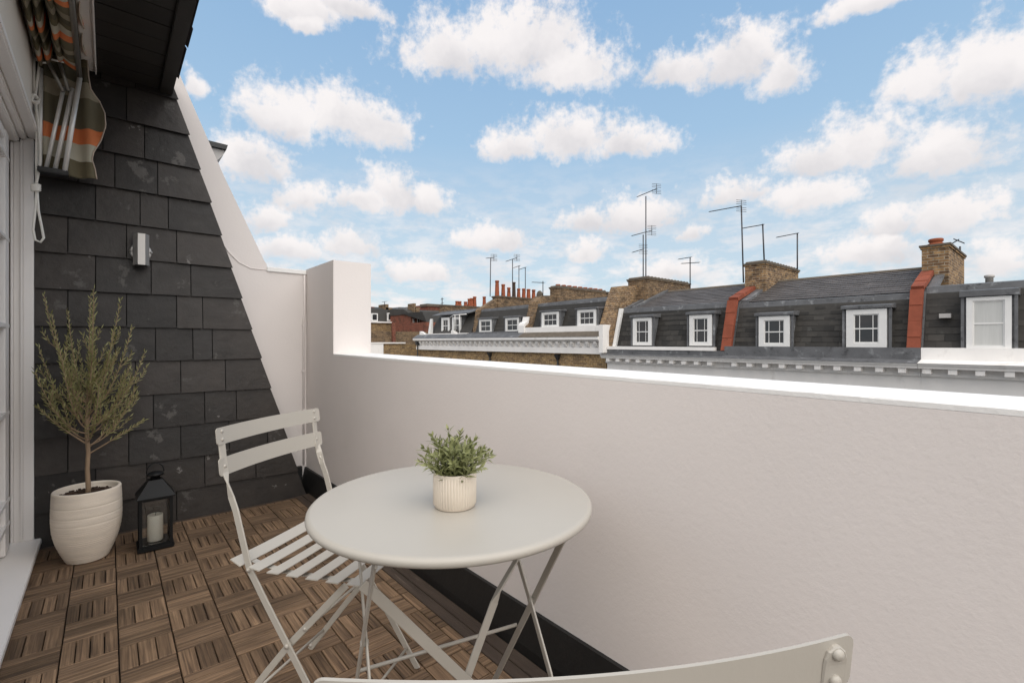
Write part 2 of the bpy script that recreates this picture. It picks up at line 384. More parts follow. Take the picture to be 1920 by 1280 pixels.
def wood_mat(name, along):
    m = bpy.data.materials.new(name); m.use_nodes = True; nt = m.node_tree; N = nt.nodes; L = nt.links
    p = N['Principled BSDF']; p.inputs['Roughness'].default_value = .62; p.inputs['Specular IOR Level'].default_value = .3
    g = N.new('ShaderNodeNewGeometry'); oi = N.new('ShaderNodeObjectInfo')
    mp = N.new('ShaderNodeMapping'); mp.inputs['Scale'].default_value = (3.0, 105, 20) if along == 'x' else (105, 3.0, 20)
    L.new(g.outputs['Position'], mp.inputs[0])
    cm = N.new('ShaderNodeVectorMath'); cm.operation = 'SCALE'; cm.inputs[0].default_value = (31, 57, 13); L.new(oi.outputs['Random'], cm.inputs['Scale'])
    ad = N.new('ShaderNodeVectorMath'); L.new(mp.outputs[0], ad.inputs[0]); L.new(cm.outputs[0], ad.inputs[1])
    n = N.new('ShaderNodeTexNoise'); n.inputs['Scale'].default_value = 1.0; n.inputs['Detail'].default_value = 7; n.inputs['Roughness'].default_value = .65; n.inputs['Distortion'].default_value = .6
    L.new(ad.outputs[0], n.inputs['Vector'])
    r = N.new('ShaderNodeValToRGB'); e = r.color_ramp.elements
    e[0].position = .34; e[0].color = (.082, .052, .034, 1); e[1].position = .68; e[1].color = (.30, .195, .118, 1)
    k = e.new(.5); k.color = (.175, .112, .067, 1)
    L.new(n.outputs['Fac'], r.inputs[0])
    n2 = N.new('ShaderNodeTexNoise'); n2.inputs['Scale'].default_value = 3.5; n2.inputs['Detail'].default_value = 5; L.new(g.outputs['Position'], n2.inputs['Vector'])
    a = N.new('ShaderNodeMapRange'); a.inputs[1].default_value = .3; a.inputs[2].default_value = .7; a.inputs[3].default_value = .72; a.inputs[4].default_value = 1.2; L.new(n2.outputs['Fac'], a.inputs[0])
    b = N.new('ShaderNodeMapRange'); b.inputs[3].default_value = .68; b.inputs[4].default_value = 1.25; L.new(oi.outputs['Random'], b.inputs[0])
    mu = N.new('ShaderNodeMath'); mu.operation = 'MULTIPLY'; L.new(a.outputs[0], mu.inputs[0]); L.new(b.outputs[0], mu.inputs[1])
    s2 = N.new('ShaderNodeVectorMath'); s2.operation = 'SCALE'; L.new(r.outputs[0], s2.inputs[0]); L.new(mu.outputs[0], s2.inputs['Scale'])
    L.new(s2.outputs[0], p.inputs['Base Color'])
    bp = N.new('ShaderNodeBump'); bp.inputs['Distance'].default_value = .003; L.new(n.outputs['Fac'], bp.inputs['Height']); L.new(bp.outputs[0], p.inputs['Normal'])
    return m

M = {}
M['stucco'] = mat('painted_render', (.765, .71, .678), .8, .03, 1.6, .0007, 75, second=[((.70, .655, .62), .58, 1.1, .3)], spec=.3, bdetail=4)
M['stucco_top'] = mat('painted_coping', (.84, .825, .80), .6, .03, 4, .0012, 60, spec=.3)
M['white_paint'] = mat('white_gloss_paint', (.84, .805, .77), .35, .02, 5, .0004, 30, spec=.5)
M['cream_wall'] = mat('cream_wall', (.74, .69, .62), .7, .05, 3, .0015, 70, spec=.3)
M['far_white'] = mat('far_stucco', (.78, .755, .725), .8, .08, .9, second=[((.50, .47, .435), .57, .9, .2)], stretch=(1, 1, .6), spec=.2)
M['far_paint'] = mat('far_window_paint', (.70, .69, .67), .5, .05, 3)
M['lead'] = mat('lead_sheet', (.105, .106, .110), .6, .30, 1.8, .004, 9, second=[((.24, .245, .25), .57, 2.6, .12), ((.045, .045, .047), .57, 4.0, .1)], spec=.5)
M['slate'] = mat('slate_stone', (.0245, .0195, .0162), .50, .36, 7, .0030, 26, objvar=.5, spec=.45,
                 second=[((.072, .065, .058), .61, 6.0, .035), ((.15, .14, .13), .675, 14.0, .03)], rvar=.12)
M['far_slate'] = mat('far_slate_stone', (.033, .030, .026), .7, .25, 3, .003, 20, objvar=.5, second=((.06, .06, .055)), s_thr=.62, s_scale=2.5, spec=.4)
M['upper_slate'] = mat('weathered_slate', (.085, .076, .072), .65, .3, 2.5, .004, 12, stretch=(1, .35, 1), second=((.16, .145, .135)), s_thr=.58, s_scale=3.0, s_soft=.12, spec=.35)
M['terracotta'] = mat('terracotta_tile', (.225, .062, .034), .8, .22, 2.5, .002, 20, objvar=.1, spec=.25, second=((.14, .045, .028)), s_thr=.6, s_scale=3.0)
M['pot'] = mat('clay_pot', (.26, .078, .038), .85, .2, 4, spec=.2, second=((.09, .045, .03)), s_thr=.6, s_scale=2.5)
M['dark_pot'] = mat('sooty_pot', (.06, .04, .03), .85, .2, 4, spec=.2)
M['cap'] = mat('cement_cap', (.12, .10, .078), .9, .25, 4, .006, 14, spec=.2)
M['brick'] = brick_mat('stock_brick', (.31, .19, .09), (.12, .07, .04), (.34, .29, .22), scale=1.3)
M['brick_soot'] = brick_mat('sooty_brick', (.25, .16, .085), (.10, .062, .038), (.24, .20, .15), scale=1.3)
M['brick_wall'] = brick_mat('yellow_brick', (.33, .215, .095), (.17, .105, .055), (.33, .27, .19), dirt=(.11, .08, .05), scale=1.5)
M['brick_red'] = brick_mat('red_brick', (.25, .075, .045), (.16, .055, .035), (.2, .12, .09))
M['glass'] = glass_mat('window_glass')
M['blind'] = mat('pale_blind', (.50, .50, .48), .7, .08, 3, stretch=(1, 6, .4))
M['aerial'] = mat('aerial_metal', (.055, .055, .06), .5, .1, 4, metal=.4)
M['pvc'] = mat('vent_plastic', (.42, .40, .38), .6, .1, 4)
M['black_iron'] = mat('black_iron', (.018, .018, .018), .5, .1, 5)
M['wood_x'] = wood_mat('thermal_wood_a', 'x'); M['wood_y'] = wood_mat('thermal_wood_b', 'y')
M['board'] = mat('dark_board', (.060, .042, .031), .6, .35, 3, .002, 30, stretch=(12, 1, 1), second=((.12, .095, .075)), s_thr=.60, s_scale=5, s_soft=.1)
M['under'] = mat('dark_membrane', (.012, .011, .010), .9, .2, 5)
M['skirt'] = mat('black_felt', (.012, .0115, .011), .5, .25, 6, .0015, 40, second=((.03, .028, .025)), s_thr=.66, s_scale=9)
M['soffit'] = mat('dark_stained_board', (.019, .016, .013), .55, .25, 4, .001, 25, stretch=(1, 8, 1), objvar=.2)
M['tile_edge'] = mat('roof_tile', (.035, .030, .028), .7, .25, 9, .002, 30)
M['sage'] = mat('sage_powder_coat', (.415, .385, .337), .36, .025, 6, .00012, 220, obj=True, spec=.45)
M['steel'] = mat('brushed_steel', (.50, .48, .455), .5, .06, 8, metal=.9, stretch=(1, 1, .1))
M['alu'] = mat('aluminium_tube', (.80, .78, .74), .4, .06, 8, metal=.4)
M['dark_bar'] = mat('dark_anodised_bar', (.24, .225, .20), .4, .08, 8, metal=.6)
M['rope'] = mat('white_cord', (.82, .79, .73), .85, .06, 60, .0008, 300)
M['stripe_z'] = stripe_mat('awning_canvas_gore', 2, .56, 1.895); M['stripe_y'] = stripe_mat('awning_canvas_folds', 1, .30, .08)
M['piping'] = mat('canvas_edge', (.50, .40, .32), .8, .1, 20)
M['ceramic'] = mat('rough_ceramic', (.76, .665, .55), .75, .09, 9, .0010, 90, stretch=(1, 1, 6), spec=.3)
M['small_pot'] = mat('ribbed_ceramic', (.66, .585, .49), .6, .05, 30, .0002, 300, spec=.35)
M['soil'] = mat('potting_soil', (.055, .032, .020), .95, .5, 60, .006, 120)
M['bark'] = mat('thin_bark', (.29, .20, .125), .85, .25, 30, .002, 90, stretch=(1, 1, .35))
M['lantern'] = mat('lantern_metal', (.008, .008, .008), .5, .1, 9, spec=.25)
M['wax'] = mat('candle_wax', (.70, .66, .57), .5, .03, 15, spec=.4)
M['street'] = mat('street_asphalt', (.05, .05, .05), .9, .2, .5)
M['pane'] = thin_glass('clear_glass')
def leaf_mat(name, c1, c2):
    m = bpy.data.materials.new(name); m.use_nodes = True; nt = m.node_tree; N = nt.nodes; L = nt.links
    p = N['Principled BSDF']; p.inputs['Roughness'].default_value = .5
    g = N.new('ShaderNodeNewGeometry'); r = N.new('ShaderNodeValToRGB'); e = r.color_ramp.elements
    e[0].color = (*c1, 1); e[1].color = (*c2, 1); L.new(g.outputs['Random Per Island'], r.inputs[0]); L.new(r.outputs[0], p.inputs['Base Color'])
    tr = N.new('ShaderNodeBsdfTranslucent'); L.new(r.outputs[0], tr.inputs[0]); ms = N.new('ShaderNodeMixShader'); ms.inputs[0].default_value = .25
    out = [q for q in N if q.type == 'OUTPUT_MATERIAL'][0]
    L.new(p.outputs[0], ms.inputs[1]); L.new(tr.outputs[0], ms.inputs[2]); L.new(ms.outputs[0], out.inputs[0]); return m
M['olive_leaf'] = leaf_mat('olive_leaf', (.19, .18, .062), (.36, .345, .15))
M['herb_leaf'] = leaf_mat('herb_leaf', (.14, .155, .05), (.29, .30, .13))

# ================================================================== SETTING
D = 20.0
street = MB().box(-60, 400, -120, 500, -10.4, -10.0).build('street', M['street'], None, 'structure')

# ---- terrace floor: parquet deck tiles of loose slats
floor = MB().box(-.60, 1.10, -1.6, 3.60, -.06, -.022).build('floor', M['under'], None, 'structure')
PX, PY, PY0, PX0 = .1498, .1534, 2.267, -.121
sl_cache = {}
def slat_mesh(orient, w, l, v):
    k = (orient, round(w, 4), round(l, 4), v)
    if k not in sl_cache:
        mb = MB(); z0, z1 = -.02, -.0005 * (v + 1)
        c = .0016
        a, b = (l / 2, w / 2) if orient == 'x' else (w / 2, l / 2)
        mb.add([(-a, -b, z0), (a, -b, z0), (a, b, z0), (-a, b, z0), (-a, -b, z1 - c), (a, -b, z1 - c), (a, b, z1 - c), (-a, b, z1 - c),
                (-a + c, -b + c, z1), (a - c, -b + c, z1), (a - c, b - c, z1), (-a + c, b - c, z1)],
               [(0, 1, 5, 4), (1, 2, 6, 5), (2, 3, 7, 6), (3, 0, 4, 7), (4, 5, 9, 8), (5, 6, 10, 9), (6, 7, 11, 10), (7, 4, 8, 11), (8, 9, 10, 11)])
        sl_cache[k] = mb.mesh('slat', M['wood_' + orient])
    return sl_cache[k]
far_mb = {'x': MB(), 'y': MB()}
n_slats = 0
deck_tiles = []
for j in range(-23, 8):
    for i in range(-2, 8):
        x0 = PX0 + PX * i; y0 = PY0 + PY * j; x1 = x0 + PX; y1 = y0 + PY
        x1 = min(x1, .966); x0 = max(x0, -.285); y1 = min(y1, 3.372)
        if x1 - x0 < .012 or y1 - y0 < .03: continue
        orient = 'x' if ((i + j) % 2 == 0) else 'y'
        if i == 7: orient = 'x' if (j % 2) else 'y'
        deck_tiles.append((i, j, x0, x1, y0, y1, orient))
rnd2 = random.Random(3)
for (i, j, x0, x1, y0, y1, orient) in deck_tiles:
    cx, cy = (x0 + x1) / 2, (y0 + y1) / 2
    W = (y1 - y0) if orient == 'x' else (x1 - x0); Ln = (x1 - x0) if orient == 'x' else (y1 - y0)
    n = max(1, round(W / .0375 if rnd2.random() < .8 else W / .05)); gap = .0034
    single = 1.2 < y0 < 3.0 and x1 - x0 > .05 and n_slats < 296
    offs = [(-W / 2 + (k + .5) * W / n, W / n - gap) for k in range(n)]
    if single:
        tile = bpy.data.objects.new('deck_tile', None); link(tile, floor); tile.location = (cx, cy, 0); tile.empty_display_size = .03
        for (o, w) in offs:
            me = slat_mesh(orient, w, Ln - .0045, rnd2.randrange(3))
            inst('slat', me, tile, (0, o, 0) if orient == 'x' else (o, 0, 0)); n_slats += 1
    else:
        for (o, w) in offs:
            me = slat_mesh(orient, w, Ln - .0045, rnd2.randrange(3)); ox, oy = (0, o) if orient == 'x' else (o, 0)
            far_mb[orient].add([(v.co.x + cx + ox, v.co.y + cy + oy, v.co.z) for v in me.vertices], [tuple(p.vertices) for p in me.polygons])
for k in 'xy': far_mb[k].build('deck_slats', M['wood_' + k], floor, 'stuff')
for (a, b, z) in ((.968, 1.012, -.003), (1.014, 1.062, -.001)):
    box('border_board', M['board'], floor, a, b, -1.6, 3.42, -.021, z, b=.0015)
box('border_board', M['board'], floor, -.28, .966, 3.374, 3.43, -.021, -.006, b=.0015)

# ---- parapet
PI_, PO = 1.10, 1.352       # inner / outer face
def ztop(y): return .943 + (.972 - .943) * y / 3.06
pw = thing('parapet_wall', 'long white rendered parapet wall of the terrace with a bright flat top', 'wall', (PI_, 1, 0))
def world_child(mb, name, m_, par, kind=None):
    L0 = par.location; mb.v = [(a - L0[0], b - L0[1], c - L0[2]) for (a, b, c) in mb.v]
    return mb.build(name, m_, par, kind)
mb = MB()
ys = [-1.6, 3.055]
mb.box(PI_, PO, 3.056, 3.84, -10, 1.572)
mb.add([(PI_, ys[0], -.05), (PO, ys[0], -10), (PO, ys[1] + .001, -10), (PI_, ys[1] + .001, -.05), (PI_, ys[0], ztop(ys[0]) - .012), (PO, ys[0], ztop(ys[0]) - .012), (PO, ys[1] + .001, ztop(ys[1]) - .012), (PI_, ys[1] + .001, ztop(ys[1]) - .012)],
       [(0, 3, 2, 1), (0, 1, 5, 4), (1, 2, 6, 5), (2, 3, 7, 6), (3, 0, 4, 7)])
world_child(mb, 'wall_face', M['stucco'], pw)
# slightly uneven hand-rendered top edge
mb = MB(); n = 120; rj = random.Random(5); vs = []; fs = []
pr = None
for k in range(n + 1):
    y = ys[0] + (ys[1] - ys[0]) * k / n; zt = ztop(y); j1 = rj.uniform(-.0012, .0012); j2 = rj.uniform(-.0012, .0012)
    vs += [(PI_, y, zt - .0125), (PI_, y, zt - .0022 + j1 * .8), (PI_ + .0025 + j1, y, zt), (PO - .003, y, zt - .0005), (PO + .0005, y, zt - .004), (PO + .0005, y, zt - .0125)]
for k in range(n):
    for q in range(5): fs.append((k * 6 + q, k * 6 + q + 1, k * 6 + q + 7, k * 6 + q + 6))
    fs.append((k * 6 + 5, k * 6, k * 6 + 6, k * 6 + 11))
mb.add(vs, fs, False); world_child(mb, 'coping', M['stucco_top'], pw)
mb = MB(); mb.prism([(PI_ - .001, .142), (PI_ - .012, .140), (PI_ - .036, .03), (PI_ - .036, -.02), (PI_ - .001, -.02)], 'y', -1.6, 3.60)
world_child(mb, 'skirting', M['skirt'], pw)

# ---- end wall with raking upstand
ew = thing('end_wall', 'white rendered end wall with a raking upstand beside the slate cladding', 'wall', (.9, 3.6, 0))
mb = MB(); mb.prism([(-.25, -.05), (1.099, -.05), (1.099, 1.533), (.8375, 1.533), (.8375, 1.583), (.820, 1.61), (.581, 2.136), (.345, 2.705), (.02, 3.50), (-.25, 3.5)], 'y', 3.60, 3.85); world_child(mb, 'wall_face', M['stucco'], ew)
mb = MB().bev(.838, 1.0995, 3.590, 3.86, 1.534, 1.566, b=.003); world_child(mb, 'coping', M['stucco_top'], ew)
mb = MB().box(.95, 1.063, 3.568, 3.599, -.02, .155); world_child(mb, 'skirting', M['skirt'], ew)
mb = MB(); mb.tube([(1.078, 3.590, .16), (1.078, 3.590, 1.20), (1.078, 3.588, 1.21), (1.084, 3.590, 1.24), (1.084, 3.590, 1.53)], .0065, 8)
for z in (.55, .83, 1.16): mb.box(1.068, 1.088, 3.582, 3.599, z, z + .012)
world_child(mb, 'cable_conduit', M['stucco'], ew)
pts = [onY(x, y, 3.596) for x, y in ((395, 400), (412, 445), (428, 472), (448, 492), (470, 503), (500, 506), (535, 511))]
cb_ = MB().tube([(p[0], 3.597, p[1]) for p in pts], .0022, 6).build('wall_cable', M['stucco'], None)
tag(cb_, 'thin white cable sagging across the raking white upstand', 'cable')

# ---- neighbour's gutter end beyond the raking upstand
g = thing('neighbour_eave', 'small grey boxed gutter end poking out behind the raking white upstand', 'gutter', (.60, 4.5, 2.5))
mb = MB(); mb.prism([(.30, 2.675), (.755, 2.668), (.745, 2.630), (.30, 2.63)], 'y', 4.5, 5.6); world_child(mb, 'gutter', M['black_iron'], g)
mb = MB(); mb.prism([(.30, 2.628), (.738, 2.628), (.725, 2.585), (.665, 2.51), (.30, 2.50)], 'y', 4.53, 5.6); world_child(mb, 'fascia', M['pvc'], g)

# ---- slate-clad end cheek, each slate its own object
XL = -.284
def rake(z): return 1.03 - (z - 0) * (1.03 - .294) / 2.526
sc = thing('slate_cladding', 'tall dark slate-clad end wall with a raking right edge', 'slate wall', (.3, 3.43, 0))
mb = MB(); mb.prism([(-.35, -.03), (rake(0) - .03, -.03), (rake(2.6) - .03, 2.62), (-.35, 2.62)], 'y', 3.432, 3.58); world_child(mb, 'backing', M['under'], sc)
courses = {0: [.31, .03], 1: [-.05, .17, .45, .73], 2: [-.16, .09, .33, .58, .80], 3: [-.16, .20, .45, .62], 4: [-.05, .12, .33, .56], 5: [-.16, .03, .21, .39, .49],
           6: [-.16, .08, .31, .44], 7: [-.05, .19, .38], 8: [-.16, .08, .31], 9: [-.05, .14, .27], 10: [-.12, .03, .22], 11: [-.02, .16], 12: [.08, -.12], 13: [-.03, .12]}
rs = random.Random(11)
for c_i in range(14):
    z0 = -.012 + .192 * c_i + (.006 if c_i == 0 else 0); z1 = min(z0 + .192, 2.60)
    xs = [XL] + sorted(courses[c_i]) + [None]
    for k in range(len(xs) - 1):
        a = xs[k] + .0024 if k else XL
        last = xs[k + 1] is None
        b0 = (rake(z0) + .012) if last else xs[k + 1] - .0024
        b1 = (rake(z1) + .004) if last else b0
        if b0 - a < .03: continue
        zb = z0 - .010 + rs.uniform(-.0022, .0022); tilt = rs.uniform(-.0015, .0015)
        out = .021 + rs.uniform(-.003, .005); th = .0065
        top_y = 3.4315
        yb = top_y - out
        ch = rs.uniform(0, .006)
        vs = [(a, yb, zb), (a + ch, yb, zb - .001), (b0 - rs.uniform(0, .008), yb, zb + tilt - .001), (b0, yb, zb + tilt + rs.uniform(0, .006)),
              (b1, top_y - .0025, z1), (a, top_y - .0025, z1)]
        back = [(x, y + th + (.0 if i < 4 else -.0035), z) for i, (x, y, z) in enumerate(vs)]
        mbs = MB().add(vs + back, [(0, 1, 2, 3, 4, 5), (11, 10, 9, 8, 7, 6)] + [(i, (i + 1) % 6, 6 + (i + 1) % 6, 6 + i) for i in range(6)])
        world_child(mbs, 'slate', M['slate'], sc)

# ---- house wall with the french door (left)
hw = thing('house_wall', 'cream house wall above the white french door under the eave', 'wall', (-.4, 2, 0))
mb = MB().box(-.62, -.281, 1.75, 3.60, 2.1125, 3.0); mb.box(-.62, -.281, 1.75, 1.85, -.05, 2.092); mb.box(-.62, -.292, 3.432, 3.598, -.05, 2.0915)
world_child(mb, 'wall_face', M['cream_wall'], hw)
mb = MB(); mb.prism([(-.28, -.05), (-.28, .30), (-3.0, 1.5), (-5, 1.5), (-5, -.05)], 'y', -6.0, 1.748); world_child(mb, 'unseen_low_roof', M['far_slate'], hw)  # added out-of-view roof, kept low and shallow so skylight reaches the parapet
fd = thing('french_door', 'white glazed french door with mouldings and a wide sill at the left edge', 'door', (-.33, 2.4, 0))
def fdb(name, m_, *a, b=.004):
    mb = MB(); (mb.bev(*a, b=b) if b else mb.box(*a)); return world_child(mb, name, m_, fd)
# the far jamb faces the viewer in a deep reveal; the leaf sits at the back of it
fdb('jamb', M['white_paint'], -.324, -.2855, 3.403, 3.431, .046, 2.075, b=.003)
fdb('jamb_bead', M['white_paint'], -.333, -.3245, 3.394, 3.431, .046, 2.060, b=.003)
fdb('jamb', M['white_paint'], -.358, -.3335, 3.408, 3.431, .046, 2.050, b=.002)
fdb('jamb_bead', M['white_paint'], -.367, -.3585, 3.396, 3.431, .046, 2.040, b=.003)
fdb('jamb', M['white_paint'], -.40, -.2855, 1.851, 1.90, .046, 2.040, b=.003)
fdb('head_moulding', M['white_paint'], -.3095, -.264, 1.84, 3.425, 2.078, 2.112, b=.006)
fdb('head_moulding', M['white_paint'], -.3355, -.310, 1.90, 3.402, 2.062, 2.112, b=.005)
fdb('head_moulding', M['white_paint'], -.42, -.336, 1.90, 3.395, 2.043, 2.112, b=.005)
mb = MB(); mb.prism([(-.45, .0), (-.2815, .0), (-.2815, .020), (-.258, .022), (-.258, .040), (-.262, .045), (-.45, .052)], 'y', 1.8, 3.432); world_child(mb, 'sill', M['white_paint'], fd)
fdb('door_frame', M['white_paint'], -.40, -.372, 3.295, 3.395, .05, 2.042, b=.003)
fdb('door_leaf', M['white_paint'], -.40, -.360, 3.185, 3.292, .055, 2.035, b=.005)
fdb('door_leaf', M['white_paint'], -.40, -.360, 1.905, 2.01, .055, 2.035, b=.005)
fdb('door_rail', M['white_paint'], -.398, -.362, 2.011, 3.184, 1.985, 2.033, b=.004)
fdb('door_rail', M['white_paint'], -.398, -.376, 2.011, 3.184, .055, .285, b=.004)
for z in (.288, .175): fdb('door_rail', M['white_paint'], -.396, -.356, 2.0, 3.288, z, z + .026, b=.004)
for z in (.70, 1.112, 1.52, 1.90): fdb('glazing_bar', M['white_paint'], -.392, -.357, 2.011, 3.288, z, z + .024, b=.004)
for y in (2.40, 2.79): fdb('glazing_bar', M['white_paint'], -.390, -.361, y, y + .022, .315, 1.984, b=.003)
fdb('pane', M['pane'], -.383, -.379, 2.012, 3.183, .315, 1.984, b=0)
mb = MB(); vs = []; fs = []
for k in range(91):
    y = 1.93 + 1.28 * k / 90; x = -.47 + .014 * math.sin(k * 1.9) + .008 * math.sin(k * .7); vs += [(x, y, .06), (x, y, 2.08)]
for k in range(90): fs.append((2 * k, 2 * k + 2, 2 * k + 3, 2 * k + 1))
mb.add(vs, fs, True)
ct = world_child(mb, 'curtain', mat('white_curtain', (.78, .77, .75), .9, .03, 8), fd)
mb = MB().box(-.66, -.62, 1.75, 3.60, -.05, 3.0); world_child(mb, 'inner_wall', M['cream_wall'], hw)

# ---- eave
ev = thing('roof_eave', 'dark boarded roof eave with fascia and slate edge overhead', 'roof eave', (0, 2, 2.51))
y = 3.42; k = 0
while y > 1.8:
    w = .142; mb = MB().bev(-.044, .226, y - w + .003, y, 2.508 + .001 * (k % 2), 2.526, b=.002); world_child(mb, 'soffit_board', M['soffit'], ev); y -= w; k += 1
mb = MB().bev(.2265, .288, 1.7, 3.42, 2.490, 2.64, b=.004); world_child(mb, 'fascia', M['soffit'], ev)
mb = MB().prism([(-.60, 2.53), (.286, 2.645), (.286, 2.66), (-.60, 3.0)], 'y', 1.7, 3.58); world_child(mb, 'roof_deck', M['under'], ev)
re = random.Random(4); y = 3.47; k = 0
while y > 1.8:
    w = .20 + re.uniform(-.01, .01); dz = re.uniform(-.004, .004); o = re.uniform(-.006, .008)
    mb = MB()
    for q in range(4):
        xa = .325 - q * .045 + o; za = 2.628 + q * .046 + dz
        mb.prism([(xa, za), (xa - .003, za + .009), (xa - .19, za + .20), (xa - .19, za + .19)], 'y', y - w + .003 + (q % 2) * .004, y - (q % 2) * .004)
    world_child(mb, 'roof_slate', M['tile_edge'], ev); y -= w; k += 1
mb = MB().bev(-.105, -.0455, 1.75, 3.395, 2.495, 2.56, b=.003); mb.bev(-.052, -.0448, 1.75, 3.395, 2.482, 2.50, b=.002); world_child(mb, 'white_fascia', M['white_paint'], ev)
mb = MB().box(-.28, -.079, 1.75, 3.42, 2.70, 2.72); world_child(mb, 'soffit_board', M['soffit'], ev)

# ---- awning
aw = thing('folded_awning', 'folded striped canvas awning in orange olive and cream with metal ribs', 'awning', (-.2, 3.3, 2.0))
YE = 3.30
def arm(x0, z0, x1, z1, r, m_, y=YE):
    return world_child(MB().tube([(x0, y, z0), (x1, y, z1)], r, 10), 'rib_arm', m_, aw)
arm(-.232, 1.905, -.168, 2.33, .0085, M['alu'], 3.285); arm(-.200, 1.905, -.135, 2.33, .0095, M['alu'], 3.275); arm(-.165, 1.895, -.108, 2.39, .0105, M['alu'], 3.262)
arm(-.255, 1.92, -.252, 2.40, .009, M['alu'], 3.30)
for (x, z, r) in ((-.109, 2.395, .0105), (-.150, 2.50, .010), (-.195, 2.49, .010), (-.262, 2.44, .010), (-.240, 2.47, .009)):
    world_child(MB().tube([(x, 3.27, z), (x - .002, 1.8, z + .01)], r, 10), 'rib_bar', M['dark_bar'], aw)
for (x0, z0, x1, z1) in ((-.195, 2.49, -.150, 2.31), (-.24, 2.47, -.17, 2.30)):
    world_child(MB().tube([(x0, 3.272, z0), (x1, 3.268, z1)], .008, 8), 'rib_arm', M['dark_bar'], aw)
world_child(MB().bev(-.262, -.15, 3.25, 3.32, 1.880, 1.905, b=.004), 'pivot_bracket', M['black_iron'], aw)
# hanging folds between the bars (arc sheets running along the eave)
def fold(xa, za, xb, zb, sag, y0, y1, amp=.006, ny=60, nx=10, name='canvas_fold'):
    vs = []; fs = []
    for j in range(ny + 1):
        yy = y0 + (y1 - y0) * j / ny
        for i in range(nx + 1):
            t = i / nx; s_ = math.sin(math.pi * t)
            vs.append((xa + (xb - xa) * t + amp * math.sin(j * .5 + i), yy, za + (zb - za) * t - s_ * (sag + .012 * math.sin(j * .33 + xa * 40)) + amp * math.sin(j * .9)))
    for j in range(ny):
        for i in range(nx):
            a = j * (nx + 1) + i; fs.append((a, a + 1, a + nx + 2, a + nx + 1))
    ob = world_child(MB().add(vs, fs, True), name, M['stripe_y'], aw)
    md = ob.modifiers.new('s', 'SOLIDIFY'); md.thickness = .0015; return ob
fold(-.240, 2.47, -.205, 2.485, .07, 3.24, 1.8, .002)
fold(-.262, 2.44, -.238, 2.46, .05, 3.26, 1.8, .002)
fold(-.196, 2.485, -.114, 2.40, .035, 3.22, 1.8, .003)
fold(-.200, 2.49, -.150, 2.50, .10, 3.18, 1.8, .003)
# gore: wavy end sheet, scalloped edge with piping
def wavy(y, t, z): return y + .016 * math.sin(t * 26 + z * 2) + .010 * math.sin(z * 11 + t * 7)
edge = [(150, -40), (154, 40), (160, 90), (164, 120), (166, 150), (170, 172), (186, 190), (196, 215), (198, 240), (190, 262), (176, 285), (172, 300), (178, 318), (181, 336)]
ed = [onY(x, y, YE) for x, y in edge]
vs = []; fs = []; nx = 16
zs = [2.50 - (2.50 - 1.898) * k / 40 for k in range(41)]
def edge_x(z):
    for (p, q) in zip(ed, ed[1:]):
        if p[1] >= z >= q[1]:
            t = (p[1] - z) / (p[1] - q[1] + 1e-9); return p[0] + (q[0] - p[0]) * t
    return ed[-1][0]
for z in zs:
    xr = edge_x(z); xl = -.252
    for i in range(nx + 1):
        t = i / nx; x = xl + (xr - xl) * t; vs.append((x, wavy(YE + .02 - .035 * t, x * 3, z), z - .012 * math.sin(math.pi * t)))
for j in range(40):
    for i in range(nx):
        a = j * (nx + 1) + i; fs.append((a, a + 1, a + nx + 2, a + nx + 1))
gore = world_child(MB().add(vs, fs, True), 'canvas_gore', M['stripe_z'], aw); gore.modifiers.new('s', 'SOLIDIFY').thickness = .0015
world_child(MB().tube([(edge_x(z) + .001, wavy(YE - .015, edge_x(z) * 3, z), z - .0) for z in zs], .003, 6), 'edge_piping', M['piping'], aw)
# scalloped valance running along the eave
vs = []; fs = []
for j in range(81):
    y = 3.25 - 1.45 * j / 80; dr = .05 + .05 * abs(math.sin(j * .21)) ; x = -.092 + .006 * math.sin(j * .42)
    vs += [(x - .006, y, 2.56), (x, y, 2.56 - dr * .5), (x + .004, y, 2.56 - dr)]
for j in range(80):
    for i in range(2): a = j * 3 + i; fs.append((a, a + 1, a + 4, a + 3))
v_ = world_child(MB().add(vs, fs, True), 'valance', M['stripe_y'], aw); v_.modifiers.new('s', 'SOLIDIFY').thickness = .0015
world_child(MB().tube([vs[j * 3 + 2] for j in range(81)], .0028, 6), 'edge_piping', M['piping'], aw)
world_child(MB().bev(-.28, -.262, 3.31, 3.33, 2.44, 2.49, b=.003), 'cord_cleat', M['white_paint'], aw)

# ---- pull cord
YC = 3.30
def pc(pts, y=YC): return [(*onY(a, b, y), 0) for a, b in pts]
def P3(pts, y=YC): return [(onY(a, b, y)[0], y, onY(a, b, y)[1]) for a, b in pts]
mb = MB()
mb.tube(P3([(64, 98), (64, 140), (65, 186)]), .0050, 7)
mb.tube(P3([(74, 116), (70, 150), (66, 186)], 3.294), .0050, 7)
mb.tube(P3([(70, 110), (78, 118), (88, 118), (90, 110), (110, 115), (140, 121)], 3.25), .0046, 7)
mb.tube(P3([(66, 190), (70, 215), (75, 270), (76, 305), (70, 335), (66, 350)], 3.290), .0054, 7)
mb.tube(P3([(68, 195), (69, 240), (68, 300), (69, 350), (66, 395), (62, 430), (66, 450), (76, 454), (82, 446), (78, 425), (72, 395), (69, 350)], 3.300), .0054, 7)
